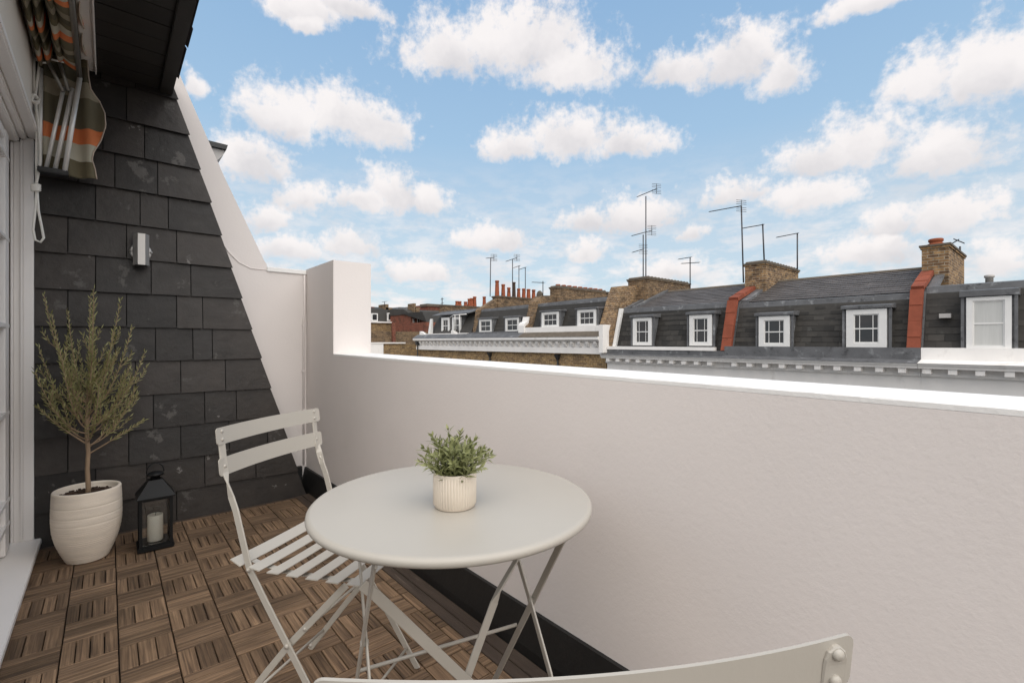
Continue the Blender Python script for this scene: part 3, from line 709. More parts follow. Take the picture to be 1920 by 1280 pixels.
# knots
kc = onY(66, 187, 3.29)
for q in range(3):
    a0 = q * 1.1
    mb.tube([(kc[0] + .015 * math.cos(a) * math.cos(a0 * .4), 3.288 + .010 * math.sin(a + a0), kc[1] + (.018 + .004 * q) * math.sin(a) * .8) for a in [i * math.pi / 6 for i in range(12)]], .0058, 7, closed=True)
kc = onY(67, 352, 3.29)
for q in range(4):
    mb.tube([(kc[0] + .014 * math.cos(a), 3.292 + .010 * math.sin(a), kc[1] + (q - 1.5) * .008 + .003 * math.cos(a)) for a in [i * math.pi / 6 for i in range(12)]], .0058, 7, closed=True)
cord = mb.build('pull_cord', M['rope'], None)
tag(cord, 'knotted white pull cord hanging in a loop beside the folded awning', 'cord')

# ---- wall lamp
lx, lz = onY(264, 472, 3.40)
wl = thing('wall_lamp', 'brushed steel up and down wall lamp on the dark slates', 'wall lamp', (lx, 3.414, lz))
pr = [(.050, .0), (.050, .010), (.046, .013), (.034, .013), (.031, .010), (.0, .010)]
mb = MB().lathe(pr, n=36); mb.v = [(x, -z, y) for (x, y, z) in mb.v]; mb.build('mounting_disc', M['steel'], wl)
mb = MB(); w, d_ = .036, .030
octp = [(-w, -.028), (-w, -.060), (-w * .45, -.092), (w * .45, -.092), (w, -.060), (w, -.028)]
mb.prism(octp, 'z', -.082, .090); mb.build('lamp_body', M['steel'], wl)
MB().prism([(x * .8, -.028 + (y + .028) * .9) for x, y in octp], 'z', -.0835, -.0821).build('lens', M['glass'], wl)
MB().box(-.012, .012, -.028, -.012, -.02, .02).build('arm', M['steel'], wl)
for s in (-1, 1):
    mb = MB().lathe([(.006, 0), (.006, .004), (0, .006)], n=12); mb.v = [(x + s * .047, -z - .014, y) for x, y, z in mb.v]; mb.build('screw', M['steel'], wl)

# ================================================================== FURNITURE
ZT = .71
def make_table():
    t = thing('bistro_table', 'round sage grey metal bistro table with crossed folding legs', 'table', (.578, .876, 0))
    pr = [(0, ZT), (.289, ZT), (.2955, ZT - .0014), (.2990, ZT - .005), (.3, ZT - .0095), (.2990, ZT - .014), (.2955, ZT - .0175), (.290, ZT - .019), (.288, ZT - .017), (.288, ZT - .004), (0, ZT - .004)]
    MB().lathe(pr, n=128, cap=False).build('table_top', M['sage'], t)
    e = Vector((.962, -.272, 0)); v = Vector((.272, .962, 0))
    O = Vector((.578, .876, 0))
    A = Vector((.749, .809, 0)) - O; B = Vector((.389, .910, 0)) - O; Mm = Vector((.569, .859, 0)) - O
    up = Vector((0, 0, 1))
    def bar(name, base, dr, pts, wide, w=.0175, tk=.0045, twist=None):
        P_ = [base + dr * s + up * z for (s, z) in pts]
        side = []
        for k in range(len(P_)):
            side.append(wide if not isinstance(wide, list) else wide[k])
        return MB().strip(P_, side, w, tk).build(name, M['sage'], t)
    for base, sg in ((A, 1), (B, 1)):
        o1 = e * (.004 if base is A else -.004)
        bar('leg', base + o1, v, [(-.175, .684), (-.155, .672), (0, .45), (.234, .113), (.31, .0)], v)
        bar('leg', base - o1, v, [(.235, .684), (.20, .66), (.072, .526), (0, .45), (-.095, .341), (-.30, .0)], v)
        mbp = MB().lathe([(.006, -.008), (.006, .008)], n=12); Rm = Vector((0, 0, 1)).rotation_difference(e).to_matrix()
        mbp.v = [tuple(Rm @ Vector(q) + base + up * .45) for q in mbp.v]; mbp.build('pivot', M['sage'], t)
    # crossed braces between the two sides
    tw = Vector((0, 0, 1))
    bar('brace', Mm + v * .004, e, [(.215, .684), (.157, .561), (.105, .49), (.094, .465), (.028, .312), (-.14, .0)], [v, v, v, e, e, e], w=[.016] * 3 + [.019] * 3)
    bar('brace', Mm - v * .004, e, [(-.192, .570), (-.169, .547), (.019, .322), (.29, .0)], e, w=.022)
    p0 = A + v * .081 + up * .350; p1 = B + v * .110 + up * .325
    MB().tube([p0, p1], .0042, 8).build('stretcher', M['sage'], t)
    return t
make_table()

def make_chair(loc, rz, label):
    t = thing('bistro_chair', label, 'chair', loc, rz, 'folding bistro chairs at the table')
    X = Vector((1, 0, 0)); up = Vector((0, 0, 1)); Yv = Vector((0, 1, 0))
    HW = .185
    for s in (-1, 1):
        x = s * HW
        pts = [(-.0975, .8145), (-.097, .811), (-.096, .805), (-.095, .80), (-.088, .745), (-.080, .70), (-.072, .672), (-.060, .635), (-.045, .60), (-.020, .515), (0, .45), (.055, .365), (.12, .270), (.20, .152), (.285, .022), (.30, .0)]
        sides = [X] * 6 + [(X + Yv).normalized() if s > 0 else (X - Yv).normalized()] + [Yv] * 9
        if s < 0: sides = [X] * 6 + [(X - Yv).normalized()] + [-Yv] * 9
        MB().strip([(x, a, b) for a, b in pts], sides, [.006, .0145, .019] + [.020] * (len(pts) - 3), .0048).build('back_leg', M['sage'], t)
        xi = x - s * .011
        MB().strip([(xi, a, b) for a, b in [(.285, .442), (.12, .270), (.04, .175), (-.09, .012), (-.10, 0)]], [Yv] * 5, .0175, .0045).build('front_leg', M['sage'], t)
        xs_ = x - s * .034
        MB().strip([(xs_, a, b) for a, b in [(-.045, .462), (0, .452), (.08, .440), (.2, .440), (.33, .446)]], [X] * 5, .017, .004).build('seat_rail', M['sage'], t)
        for (a, b) in ((.0, .45), (.12, .27)):
            mbp = MB().lathe([(.0, -.012), (.0055, -.011), (.0055, .011), (.0, .012)], n=10); mbp.v = [(z + x - s * .004, q + a, p + b) for (p, q, z) in mbp.v]
            mbp.build('rivet', M['sage'], t)
        MB().tube([(xi - s * .004, -.095, .014), (xi + s * .02, -.105, .008)], .006, 6).build('foot', M['sage'], t)
    for (a, b) in ((.262, .06), (-.045, .075), (.165, .315)):
        MB().tube([(-HW + .005, a, b), (HW - .005, a, b)], .0042, 8).build('stretcher', M['sage'], t)
    # seat slats across the width
    for k in range(7):
        y = -.035 + .059 * k; z = .452 + (.012 if k == 0 else (.003 if k == 1 else 0)) + (.0 if k < 6 else .002)
        w = .036; tl = -.10 if k == 0 else 0
        mb = MB(); n = 8; P_ = [(-.197 + .394 * i / n, y, z + .004 * (2 * i / n - 1) ** 2) for i in range(n + 1)]
        mb.strip(P_, [(0, 1, -.45 if k == 0 else (-.15 if k == 1 else .02))] * (n + 1), w, .003).build('seat_slat', M['sage'], t)
    # two curved back rails
    for (yc, zc, h) in ((-.0995, .797, .045), (-.090, .716, .047)):
        us = [-1, -.997, -.99, -.98, -.968, -.955] + [-.9 + 1.8 * q / 20 for q in range(21)] + [.955, .968, .98, .99, .997, 1]; n = len(us) - 1; mb = MB(); lean = Vector((0, -.12, 1)).normalized()
        HL = .206
        vs = []; fs = []
        for i in range(n + 1):
            u = us[i]; x = u * HL; bul = -.022 * (1 - u * u)
            ins = 0
            e_ = HL - abs(x)
            if e_ < .009: ins = .009 - math.sqrt(max(0, .009 ** 2 - (.009 - e_) ** 2))
            base = Vector((x, yc + .0075 + bul + .022 * (1 - (HW / HL) ** 2), zc))
            hh = h / 2 - ins
            nn = Vector((0, 1, .12)).normalized() * .0014
            vs += [base - lean * hh - nn, base + lean * hh - nn, base + lean * hh + nn, base - lean * hh + nn]
        for i in range(n):
            for q in range(4): r_ = (q + 1) % 4; fs.append((i * 4 + q, i * 4 + r_, (i + 1) * 4 + r_, (i + 1) * 4 + q))
        fs += [(3, 2, 1, 0), tuple(n * 4 + q for q in range(4))]
        rail = mb.add(vs, fs).build('back_rail', M['sage'], t)
        for s in (-1, 1):
            for dz in ((-.010, .012) if zc > .75 else (0,)):
                mb = MB().lathe([(0, -.0088), (.0032, -.0084), (.0046, -.007), (.0048, -.006), (.0048, .0028), (.0036, .004), (0, .0044)], n=12)
                mb.v = [(x + s * HW, yc + .0075 + z + dz * -.12, y + zc + dz) for x, y, z in mb.v]; mb.build('rivet', M['sage'], rail)
    return t
c1 = make_chair((.438, 1.504, 0), R(-146), 'sage grey folding bistro chair standing in full view before the slate wall')
c2 = copy_tree(c1); c2.location = (.328, .300, 0); c2.rotation_euler = (0, 0, -math.atan2(.549, .837))
c2['label'] = 'sage grey folding bistro chair in front of the table, only its top rail showing'

# ================================================================== POTS AND PLANTS
def leaf_add(mb, p, d, n, l, w, curl=.15):
    d = d.normalized(); s = d.cross(n)
    if s.length < 1e-4: s = d.orthogonal()
    s.normalize(); nn = s.cross(d).normalized()
    a = p; b = p + d * l * .45 + nn * l * .04; c = p + d * l - nn * l * curl
    mb.add([a, b + s * w / 2, c, b - s * w / 2, b - nn * w * .12], [(0, 1, 4), (1, 2, 4), (2, 3, 4), (3, 0, 4)], False)
def bez(p0, p1, p2, n): return [p0 * (1 - t) ** 2 + p1 * 2 * t * (1 - t) + p2 * t * t for t in [i / n for i in range(n + 1)]]

# olive tree in the big pot
PC = Vector((-.075, 3.10, 0))
op = thing('large_plant_pot', 'big off-white ceramic pot with carved rings beside the french door', 'pot', PC)
prof = []
zz = [0, .012]; 
import math as _m
def outer(z):
    t = z / .335; return .078 + .054 * (1 - (1 - min(t / .62, 1)) ** 1.9) - (.004 * max(0, (t - .62) / .38) ** 2)
NZ = 110; prof = [(0, .002), (.070, .002)]
for k in range(NZ + 1):
    z = .335 * k / NZ; r = outer(z)
    for (zg, wd, dp) in ((.272, .0022, .0022), (.225, .0022, .002), (.190, .002, .0016)):
        r -= dp * _m.exp(-((z - zg) / wd) ** 2)
    if z < .175: r += (.0016 * _m.sin(z * 760 + 1.5 * _m.sin(z * 90)) * min(1, (.175 - z) / .02))
    prof.append((r, z))
rt = outer(.335); prof += [(rt - .002, .339), (rt - .007, .3405), (rt - .013, .338), (rt - .015, .33), (rt - .018, .28), (0, .28)]
mb = MB().lathe(prof, n=96, cap=False)
mb.build('pot_body', M['ceramic'], op)
mb = MB(); ns = 26; vs = [(0, 0, .312)]; fs = []
rr = random.Random(2)
rings = 9
for j in range(1, rings + 1):
    for i in range(ns): a = 2 * math.pi * i / ns; q = (rt - .0165) * j / rings; vs.append((q * math.cos(a), q * math.sin(a), .308 + rr.uniform(-.005, .006)))
for i in range(ns): fs.append((0, 1 + i, 1 + (i + 1) % ns))
for j in range(rings - 1):
    for i in range(ns): a = 1 + j * ns + i; b = 1 + j * ns + (i + 1) % ns; fs.append((a, a + ns, b + ns, b))
mb.add(vs, fs); 
for q in range(260):
    a = rr.uniform(0, 6.28); d_ = (rt - .02) * math.sqrt(rr.random()); s_ = rr.uniform(.002, .0055)
    mb.box(d_ * math.cos(a) - s_, d_ * math.cos(a) + s_, d_ * math.sin(a) - s_ * .7, d_ * math.sin(a) + s_ * .7, .306, .312 + s_)
mb.build('soil', M['soil'], op)
ot = thing('olive_tree', 'young olive tree with slim trunk and loose upright shoots in the big pot', 'tree', PC + Vector((0, 0, .31)))
ro = random.Random(21)
top = Vector((-.004, -.004, .345))
tr = MB().tube([(0, 0, -.02), (.003, 0, .03), (-.001, .002, .12), (.003, -.001, .20), (-.002, 0, .28), top, (.0, 0, .46), (.008, .005, .60)],
               [.0125, .0105, .0092, .0088, .0085, .0078, .005, .0028], 10)
tr.build('trunk', M['bark'], ot)
br = MB(); fo = MB()
def leafy(path, l0=.030, dens=.0085, skip=.12):
    L_ = 0
    for a, b in zip(path, path[1:]): L_ += (b - a).length
    n = max(3, int(L_ / dens)); ph = ro.uniform(0, 6.28)
    for k in range(n):
        t = skip + (1 - skip) * k / (n - 1); f_ = t * (len(path) - 1); i = min(int(f_), len(path) - 2); p = path[i].lerp(path[i + 1], f_ - i)
        d = (path[i + 1] - path[i]).normalized(); u = d.orthogonal().normalized(); w = d.cross(u); ph += 2.4
        s = u * math.cos(ph) + w * math.sin(ph); ang = R(ro.uniform(22, 50)) * (1 - .35 * t)
        ld = d * math.cos(ang) + s * math.sin(ang) + Vector((0, 0, .12))
        leaf_add(fo, p, ld, s.cross(d) + Vector((0, 0, .4)), l0 * ro.uniform(.7, 1.2) * (1 - .25 * t), .0062 * ro.uniform(.8, 1.2), ro.uniform(-.1, .2))
ends = []
for k in range(20):
    a = k * 2.4 + ro.uniform(-.3, .3)
    lay = k / 19
    el_ = R(30 + 52 * lay + ro.uniform(-6, 6)); 
    Lr = .22 + .27 * lay + ro.uniform(-.03, .03)
    z0 = .235 + .20 * min(1, lay * 1.3) + ro.uniform(-.02, .02)
    p0 = Vector((0, 0, z0)); 
    d = Vector((math.cos(a) * math.cos(el_), math.sin(a) * math.cos(el_), math.sin(el_)))
    p2 = p0 + d * Lr * 1.05 + Vector((0, 0, .12 * (1 - lay) + .02)); p1 = p0 + Vector((d.x, d.y, .15)) * Lr * .55
    if lay < .5: p2.x *= .92; p2.y *= .92
    path = bez(p0, p1, p2, 10); ends.append(path)
    br.tube(path, [.0032 * (1 - .8 * i / 10) + .0006 for i in range(11)], 5)
    leafy(path, .036, .0072, .3)
    for q in range(4):
        t = .25 + .17 * q + ro.uniform(-.03, .03); i = int(t * 10); b0 = path[i]
        aa = ro.uniform(0, 6.28); dd = (path[i + 1] - path[i]).normalized(); u = dd.orthogonal().normalized(); w = dd.cross(u)
        sd_ = u * math.cos(aa) + w * math.sin(aa)
        l_ = ro.uniform(.09, .17) * (1.1 - .4 * t)
        e_ = b0 + (dd * .8 + sd_ * .55 + Vector((0, 0, .45))).normalized() * l_
        pth = bez(b0, b0 + (dd + sd_ * .8) * l_ * .4, e_, 6)
        br.tube(pth, [.0016 * (1 - .7 * j / 6) + .0004 for j in range(7)], 4); leafy(pth, .034, .0070, .1)
# two low side shoots reaching out to the right
for (ex, ey, ez, s0) in ((.215, -.02, .335, .19), (.19, .03, .47, .22), (-.17, -.03, .44, .24), (.03, .0, .70, .33), (.10, .01, .66, .33), (-.09, 0, .62, .32)):
    p0 = Vector((0, 0, s0)); p2 = Vector((ex, ey, ez)); path = bez(p0, Vector((ex * .62, ey * .6, s0 + .05 + (ez - s0) * .25)), p2, 12)
    br.tube(path, [.0034 * (1 - .8 * i / 12) + .0006 for i in range(13)], 5); leafy(path, .036, .0068, .3)
br.build('branches', M['bark'], ot); fo.build('foliage', M['olive_leaf'], ot)

# lantern
ln = thing('candle_lantern', 'black metal lantern with glass sides standing before the slates', 'lantern', (.186, 3.047, 0))
H_ = .073
MB().bev(-H_ - .002, H_ + .002, -H_ - .002, H_ + .002, .004, .024, b=.003).build('base', M['lantern'], ln)
MB().bev(-H_ + .006, H_ - .006, -H_ + .006, H_ - .006, .024, .032, b=.002).build('base_plate', M['lantern'], ln)
for sx in (-1, 1):
    for sy in (-1, 1):
        a, b = sx * (H_ - .011), sy * (H_ - .011)
        MB().bev(a - .0065, a + .0065, b - .0065, b + .0065, .0242, .262, b=.0015).build('post', M['lantern'], ln)
for s in (-1, 1):
    MB().box(-H_ + .018, H_ - .018, s * (H_ - .011) - .001, s * (H_ - .011) + .001, .0345, .250).build('glass_pane', M['pane'], ln)
    MB().box(s * (H_ - .011) - .001, s * (H_ - .011) + .001, -H_ + .018, H_ - .018, .0345, .250).build('glass_pane', M['pane'], ln)
    MB().box(-H_ + .018, H_ - .018, s * (H_ - .011) - .004, s * (H_ - .011) + .004, .2505, .2618).build('frame_bar', M['lantern'], ln)
    MB().box(s * (H_ - .011) - .004, s * (H_ - .011) + .004, -H_ + .018, H_ - .018, .2505, .2618).build('frame_bar', M['lantern'], ln)
a = H_ + .006; b = .028
MB().add([(-a, -a, .262), (a, -a, .262), (a, a, .262), (-a, a, .262), (-a, -a, .268), (a, -a, .268), (a, a, .268), (-a, a, .268), (-b, -b, .345), (b, -b, .345), (b, b, .345), (-b, b, .345)],
         [(0, 3, 2, 1), (0, 1, 5, 4), (1, 2, 6, 5), (2, 3, 7, 6), (3, 0, 4, 7), (4, 5, 9, 8), (5, 6, 10, 9), (6, 7, 11, 10), (7, 4, 8, 11), (8, 9, 10, 11)]).build('lantern_roof', M['lantern'], ln)
MB().lathe([(.020, .345), (.020, .362), (.036, .364), (.037, .372), (.030, .378), (.012, .384), (0, .386)], n=24).build('chimney_cap', M['lantern'], ln)
MB().tube([(.036 * math.cos(q), 0, .380 + .046 * math.sin(q)) for q in [math.pi * i / 14 for i in range(15)]], .0028, 7).build('handle', M['lantern'], ln)
cd = thing('pillar_candle', 'cream pillar candle inside the black lantern', 'candle', (.186, 3.047, .0325))
MB().lathe([(0, 0), (.0315, 0), (.033, .002), (.033, .128), (.031, .131), (.026, .1305), (.020, .127), (0, .1255)], n=40, cap=False).build('wax_body', M['wax'], cd)
MB().tube([(0, 0, .124), (.001, 0, .134), (.003, 0, .139)], .0012, 6).build('wick', M['black_iron'], cd)

# small ribbed pot on the table
TP = Vector((.548, .826, ZT))
sp_ = thing('small_plant_pot', 'small ribbed beige ceramic pot on the round table', 'pot', TP)
n = 44 * 8; vs = []; fs = []
def ring(r, z, rib):
    out_ = []
    for i in range(n):
        a = 2 * math.pi * i / n; q = r + (rib * abs(math.cos(22 * a)) ** .55 if rib else 0); out_.append((q * math.cos(a), q * math.sin(a), z))
    return out_
rr_ = [ring(.0, .0005, 0), ring(.0325, .0005, 0), ring(.0345, .002, 0), ring(.0350, .0055, 0), ring(.0352, .0072, .0019), ring(.0354, .0600, .0019), ring(.0362, .0618, 0), ring(.0368, .0640, 0), ring(.0362, .0665, 0), ring(.0345, .067, 0), ring(.0335, .065, 0), ring(.0330, .052, 0), ring(0, .052, 0)]
for r_ in rr_: vs += r_
for j in range(len(rr_) - 1):
    for i in range(n): k = (i + 1) % n; fs.append((j * n + i, j * n + k, (j + 1) * n + k, (j + 1) * n + i))
MB().add(vs, fs, True).build('pot_body', M['small_pot'], sp_)
MB().lathe([(0, .060), (.0333, .058), (.0333, .053)], n=24, cap=False).build('soil', M['soil'], sp_)
hp = thing('table_herb_plant', 'bushy green herb with narrow leaves growing in the small table pot', 'plant', TP + Vector((0, 0, .056)))
rh = random.Random(9); st = MB(); hl = MB()
for k in range(50):
    a = k * 2.39996; rad = .028 * math.sqrt((k + .5) / 50); p0 = Vector((rad * math.cos(a), rad * math.sin(a), 0))
    q = (k + .5) / 50; out_ = (.008 + .040 * q ** 1.1) * rh.uniform(.7, 1.1); ht = (.094 - .046 * q) * rh.uniform(.66, 1.1) + (.018 if k % 11 == 0 else 0)
    a2 = a + rh.uniform(-.3, .3)
    p2 = Vector((math.cos(a2) * (rad + out_), math.sin(a2) * (rad + out_), ht)); p1 = p0 + Vector((math.cos(a2) * out_ * .35, math.sin(a2) * out_ * .35, ht * .75))
    path = bez(p0, p1, p2, 8)
    st.tube(path, [.0011 - .0006 * i / 8 for i in range(9)], 4)
    ph = rh.uniform(0, 3); nl = 8
    for j in range(nl):
        t = .12 + .88 * j / (nl - 1); f_ = t * 8; i = min(int(f_), 7); p = path[i].lerp(path[i + 1], f_ - i); d = (path[i + 1] - path[i]).normalized()
        u = d.orthogonal().normalized(); w = d.cross(u); ph += 1.57
        for s in (0, math.pi):
            sd_ = u * math.cos(ph + s) + w * math.sin(ph + s); an = R(58 - 28 * t + rh.uniform(-8, 8))
            leaf_add(hl, p, d * math.cos(an) + sd_ * math.sin(an), d, (.0200 if t < .9 else .014) * rh.uniform(.75, 1.2), .0054 * rh.uniform(.8, 1.2), rh.uniform(-.05, .3))
st.build('stems', M['herb_leaf'], hp); hl.build('foliage', M['herb_leaf'], hp)
sp_.scale = (1.2, 1.2, 1.08); hp.scale = (1.16, 1.16, .98)

# ================================================================== THE TERRACE OF HOUSES ACROSS THE STREET
def house(label, Y0, Y1):
    h = thing('terraced_house', label, 'house', (D, (Y0 + Y1) / 2, -10), 0, 'terraced houses across the street'); return h
def hc(h, mb, name, m_, kind=None): return world_child(mb, name, m_, h, kind)
def cornice(h, Y0, Y1, zt, band_m, wall_m, depth=.62, dent=True, dz=.60, dstart=0.0, dw=.20, band_z=(.47, .85), fas=(.20, .36), dzr=(.04, .20)):
    """band (low parapet), ledge, fascia, dentils, wall; heights are relative to zt = 0"""
    hc(h, MB().box(D, D + .35, Y0, Y1, -10, zt + band_z[0]), 'facade', wall_m)
    hc(h, MB().box(D - .06, D + .20, Y0 + .002, Y1 - .002, zt + band_z[0] + .001, zt + band_z[1]), 'parapet', band_m)
    hc(h, MB().prism([(D, zt + fas[0]), (D - depth + .09, zt + fas[0]), (D - depth + .07, zt + fas[0] + .05), (D - depth, zt + fas[1] - .03), (D - depth, zt + fas[1]), (D, zt + fas[1])], 'y', Y0 + .003, Y1 - .003), 'cornice', M['far_white'])
    hc(h, MB().prism([(D - .061, zt + band_z[0]), (D - depth - .04, zt + fas[1] + .012), (D - depth - .04, zt + fas[1] + .004), (D - .001, zt + fas[1] + .002)], 'y', Y0 + .001, Y1 - .001), 'cornice_flashing', M['lead'] if band_m is M['lead'] else M['far_white'])
    hc(h, MB().box(D - .14, D - .002, Y0 + .003, Y1 - .003, zt + dzr[0] - .10, zt + fas[0] - .002), 'bed_mould', M['far_white'])
    if dent:
        me = MB().box(-.34, 0, -dw / 2, dw / 2, dzr[0], dzr[1] - .003).mesh('dentil', M['far_white'])
        y = Y0 + dz * .5 + dstart
        while y < Y1 - .1:
            inst('dentil', me, h, (-.142, y - h.location.y, zt + 10)); y += dz
def mansard_body(h, Y0, Y1, z0, xk, zk, xr, zr, xb, zb, x0=None, m2='upper_slate'):
    x0 = x0 or D + .27
    hc(h, MB().prism([(x0, z0), (xk, zk), (xr, zr), (xb, zb), (xb, -2), (x0, -2)], 'y', Y0 + .004, Y1 - .004), 'mansard_roof', M['far_slate'])
    hc(h, MB().prism([(xk - .035, zk - .20), (xk - .055, zk - .19), (xk - .02, zk + .03), (xk + .18, zk + .07), (xk + .18, zk + .045), (xk + .0, zk + .0)], 'y', Y0 + .005, Y1 - .005), 'lead_flashing', M['lead'])
def slates_on(h, Y0, Y1, x0, z0, x1, z1, ex=.20, w=.34, m_='far_slate', holes=(), single=True, seed=1, name='slate'):
    r_ = random.Random(seed); dx, dz_ = x1 - x0, z1 - z0; L_ = math.hypot(dx, dz_); ux, uz = dx / L_, dz_ / L_; nx_, nz_ = -uz, ux
    n = int(L_ / ex); ex = L_ / n; ang = math.atan2(dz_, dx)
    mb_all = MB(); par = h
    me_c = {}
    for k in range(n):
        y = Y0 - (w / 2 if k % 2 else 0)
        while y < Y1:
            ya, yb = max(y, Y0) + .004, min(y + w, Y1) - .004; y += w
            if yb - ya < .05: continue
            s0, s1 = k * ex, min((k + 1) * ex, L_)
            xa, za = x0 + ux * s0, z0 + uz * s0
            if any(a < (ya + yb) / 2 < b and (zc0 < za + .08 < zc1) for (a, b, zc0, zc1) in holes): continue
            o = .022 + r_.uniform(-.004, .006); t = .011
            # local profile in (x,z)
            pf = [(ux * 0 + nx_ * o, uz * 0 + nz_ * o), (ux * 0 + nx_ * (o - t), nz_ * (o - t)), (ux * (s1 - s0) + nx_ * .002, uz * (s1 - s0) + nz_ * .002), (ux * (s1 - s0) + nx_ * .006, uz * (s1 - s0) + nz_ * .006)]
            if single:
                key = (round(yb - ya, 2), round(o, 3))
                if key not in me_c:
                    me_c[key] = MB().prism(pf, 'y', -(yb - ya) / 2, (yb - ya) / 2).mesh('slate', M[m_])
                inst('slate', me_c[key], h, (xa - h.location.x, (ya + yb) / 2 - h.location.y, za - h.location.z))
            else:
                mb_all.prism([(p + xa, q + za) for p, q in pf], 'y', ya, yb)
    if not single: hc(h, mb_all, name, M[m_], 'stuff')
def dormer(h, Ya, Yb, z0, z1, X=D + .20, style='margin', frame=.13, mat_in='glass', deep=1.0, lead_top=.14, cheek=True, blind=False):
    """white sash window in a lead dormer. Ya<Yb world y, outside of the white frame"""
    d = MB().box(X + .05, X + .05 + deep, Ya - .05, Yb + .05, z0 - .05, z1 + .02)
    dm = hc(h, d, 'dormer', M['lead'])
    def sub(mb, name, m_):
        mb.v = [(a - h.location.x, b - h.location.y, c - h.location.z) for a, b, c in mb.v]; return mb.build(name, m_, dm)
    sub(MB().prism([(X - .10, z1 + .025), (X - .10, z1 + lead_top - .02), (X - .02, z1 + lead_top), (X + deep + .05, z1 + lead_top + .10), (X + deep + .05, z1 + .025)], 'y', Ya - .15, Yb + .15), 'lead_roof', M['lead'])
    if cheek:
        for s_, yy in ((0, Ya - .128), (1, Yb + .051)):
            sub(MB().box(X - .01, X + .06, yy, yy + .075, z0 - .04, z1 + .02), 'lead_cheek', M['lead'])
    W, Hh = Yb - Ya, z1 - z0
    for (a, b, c, e) in ((Ya, Ya + frame, z0, z1), (Yb - frame, Yb, z0, z1), (Ya + frame, Yb - frame, z1 - frame * .8, z1), (Ya + frame, Yb - frame, z0, z0 + frame * .7)):
        sub(MB().box(X - .03, X + .05, a + .0005, b - .0005, c, e), 'frame', M['far_paint'])
    ya, yb, za, zb = Ya + frame, Yb - frame, z0 + frame * .7, z1 - frame * .8; zm = (za + zb) / 2
    sub(MB().box(X + .030, X + .034, ya, yb, za, zb), 'pane', M['glass'])
    if blind: sub(MB().box(X + .026, X + .029, ya + .02, yb - .02, za + .02, zb - .02), 'blind', M['blind'])
    bars = [(ya, yb, zm - .022, zm + .022), (ya, ya + .035, za, zb), (yb - .035, yb, za, zb), (ya + .035, yb - .035, zb - .035, zb), (ya + .035, yb - .035, za, za + .04)]
    iw = yb - ya
    if style == 'margin': bars += [(ya + iw * .22, ya + iw * .22 + .022, za, zb), (yb - iw * .22 - .022, yb - iw * .22, za, zb)]
    if style == 'grid': bars += [(ya + iw * t - .010, ya + iw * t + .010, za, zb) for t in (1 / 3, 2 / 3)]
    if style == 'cross': bars += [(ya + iw * .5 - .010, ya + iw * .5 + .010, za, zb)]
    for k, (a, b, c, e) in enumerate(bars):
        sub(MB().box(X + .004 + .0015 * k, X + .0245, a, b, c, e), 'sash_bar', M['far_paint'])
    return dm
def chimney(h, Ya, Yb, X0, X1, z0, z1, m_='brick', pots=None, cap=True, roll=True, name='chimney'):
    c = hc(h, MB().box(X0, X1, Ya, Yb, z0, z1 - .14), name, M[m_])
    def sub(mb, nm, mm):
        mb.v = [(a - h.location.x, b - h.location.y, q - h.location.z) for a, b, q in mb.v]; return mb.build(nm, mm, c)
    sub(MB().box(X0 - .04, X1 + .04, Ya - .04, Yb + .04, z1 - .139, z1 - .07), 'oversail', M[m_])
    sub(MB().box(X0 - .07, X1 + .07, Ya - .07, Yb + .07, z1 - .069, z1), 'oversail', M['cap'])
    if roll:
        k = X0 + .15
        while k < X1 - .1:
            mb = MB(); n_ = 10; vs = []
            for i in range(n_ + 1):
                a = math.pi * i / n_; vs.append((k + .15 * math.cos(a), .10 * math.sin(a)))
            mb.prism([(a, z1 + b) for a, b in vs], 'y', Ya + .02, Yb - .02); sub(mb, 'capping_tile', M['cap']); k += .34
    if pots:
        for (px, py, pz_, hh, r_, mm) in pots:
            mb = MB().lathe([(r_ * 1.12, 0), (r_ * 1.05, .1), (r_ * .82, hh - .16), (r_ * .84, hh - .12), (r_ * .98, hh - .10), (r_ * .98, hh - .02), (r_ * .85, hh), (r_ * .7, hh), (r_ * .7, hh - .2), (0, hh - .2)], (px, py, pz_), n=14, cap=False)
            sub(mb, 'chimney_pot', M[mm])
    return c
def coping_strip(h, Ya, Yb, x0, z0, xk, zk, xr, zr, n=4):
    """terracotta-painted coping over the party wall: up the mansard then along the upper slope"""
    o = .14
    segs = [((x0 + (xk - x0) * k / n, z0 + (zk - z0) * k / n), (x0 + (xk - x0) * (k + 1) / n, z0 + (zk - z0) * (k + 1) / n)) for k in range(n)]
    m2 = 3
    segs += [((xk + (xr - xk) * k / m2, zk + (zr - zk) * k / m2), (xk + (xr - xk) * (k + 1) / m2, zk + (zr - zk) * (k + 1) / m2)) for k in range(m2)]
    for i, ((xa, za), (xb, zb)) in enumerate(segs):
        dx, dz_ = xb - xa, zb - za; L_ = math.hypot(dx, dz_); nx_, nz_ = -dz_ / L_, dx / L_; t = .022 * ((i % 2) * .3 + .7)
        g_ = .006
        pf = [(xa + dx * g_, za + dz_ * g_), (xb - dx * g_, zb - dz_ * g_), (xb + nx_ * (o + t), zb + nz_ * (o + t)), (xa + nx_ * (o + t + .012), za + nz_ * (o + t + .012))]
        hc(h, MB().prism(pf, 'y', Ya - .02, Yb + .02), 'coping_tile', M['terracotta'])
ZB = .62
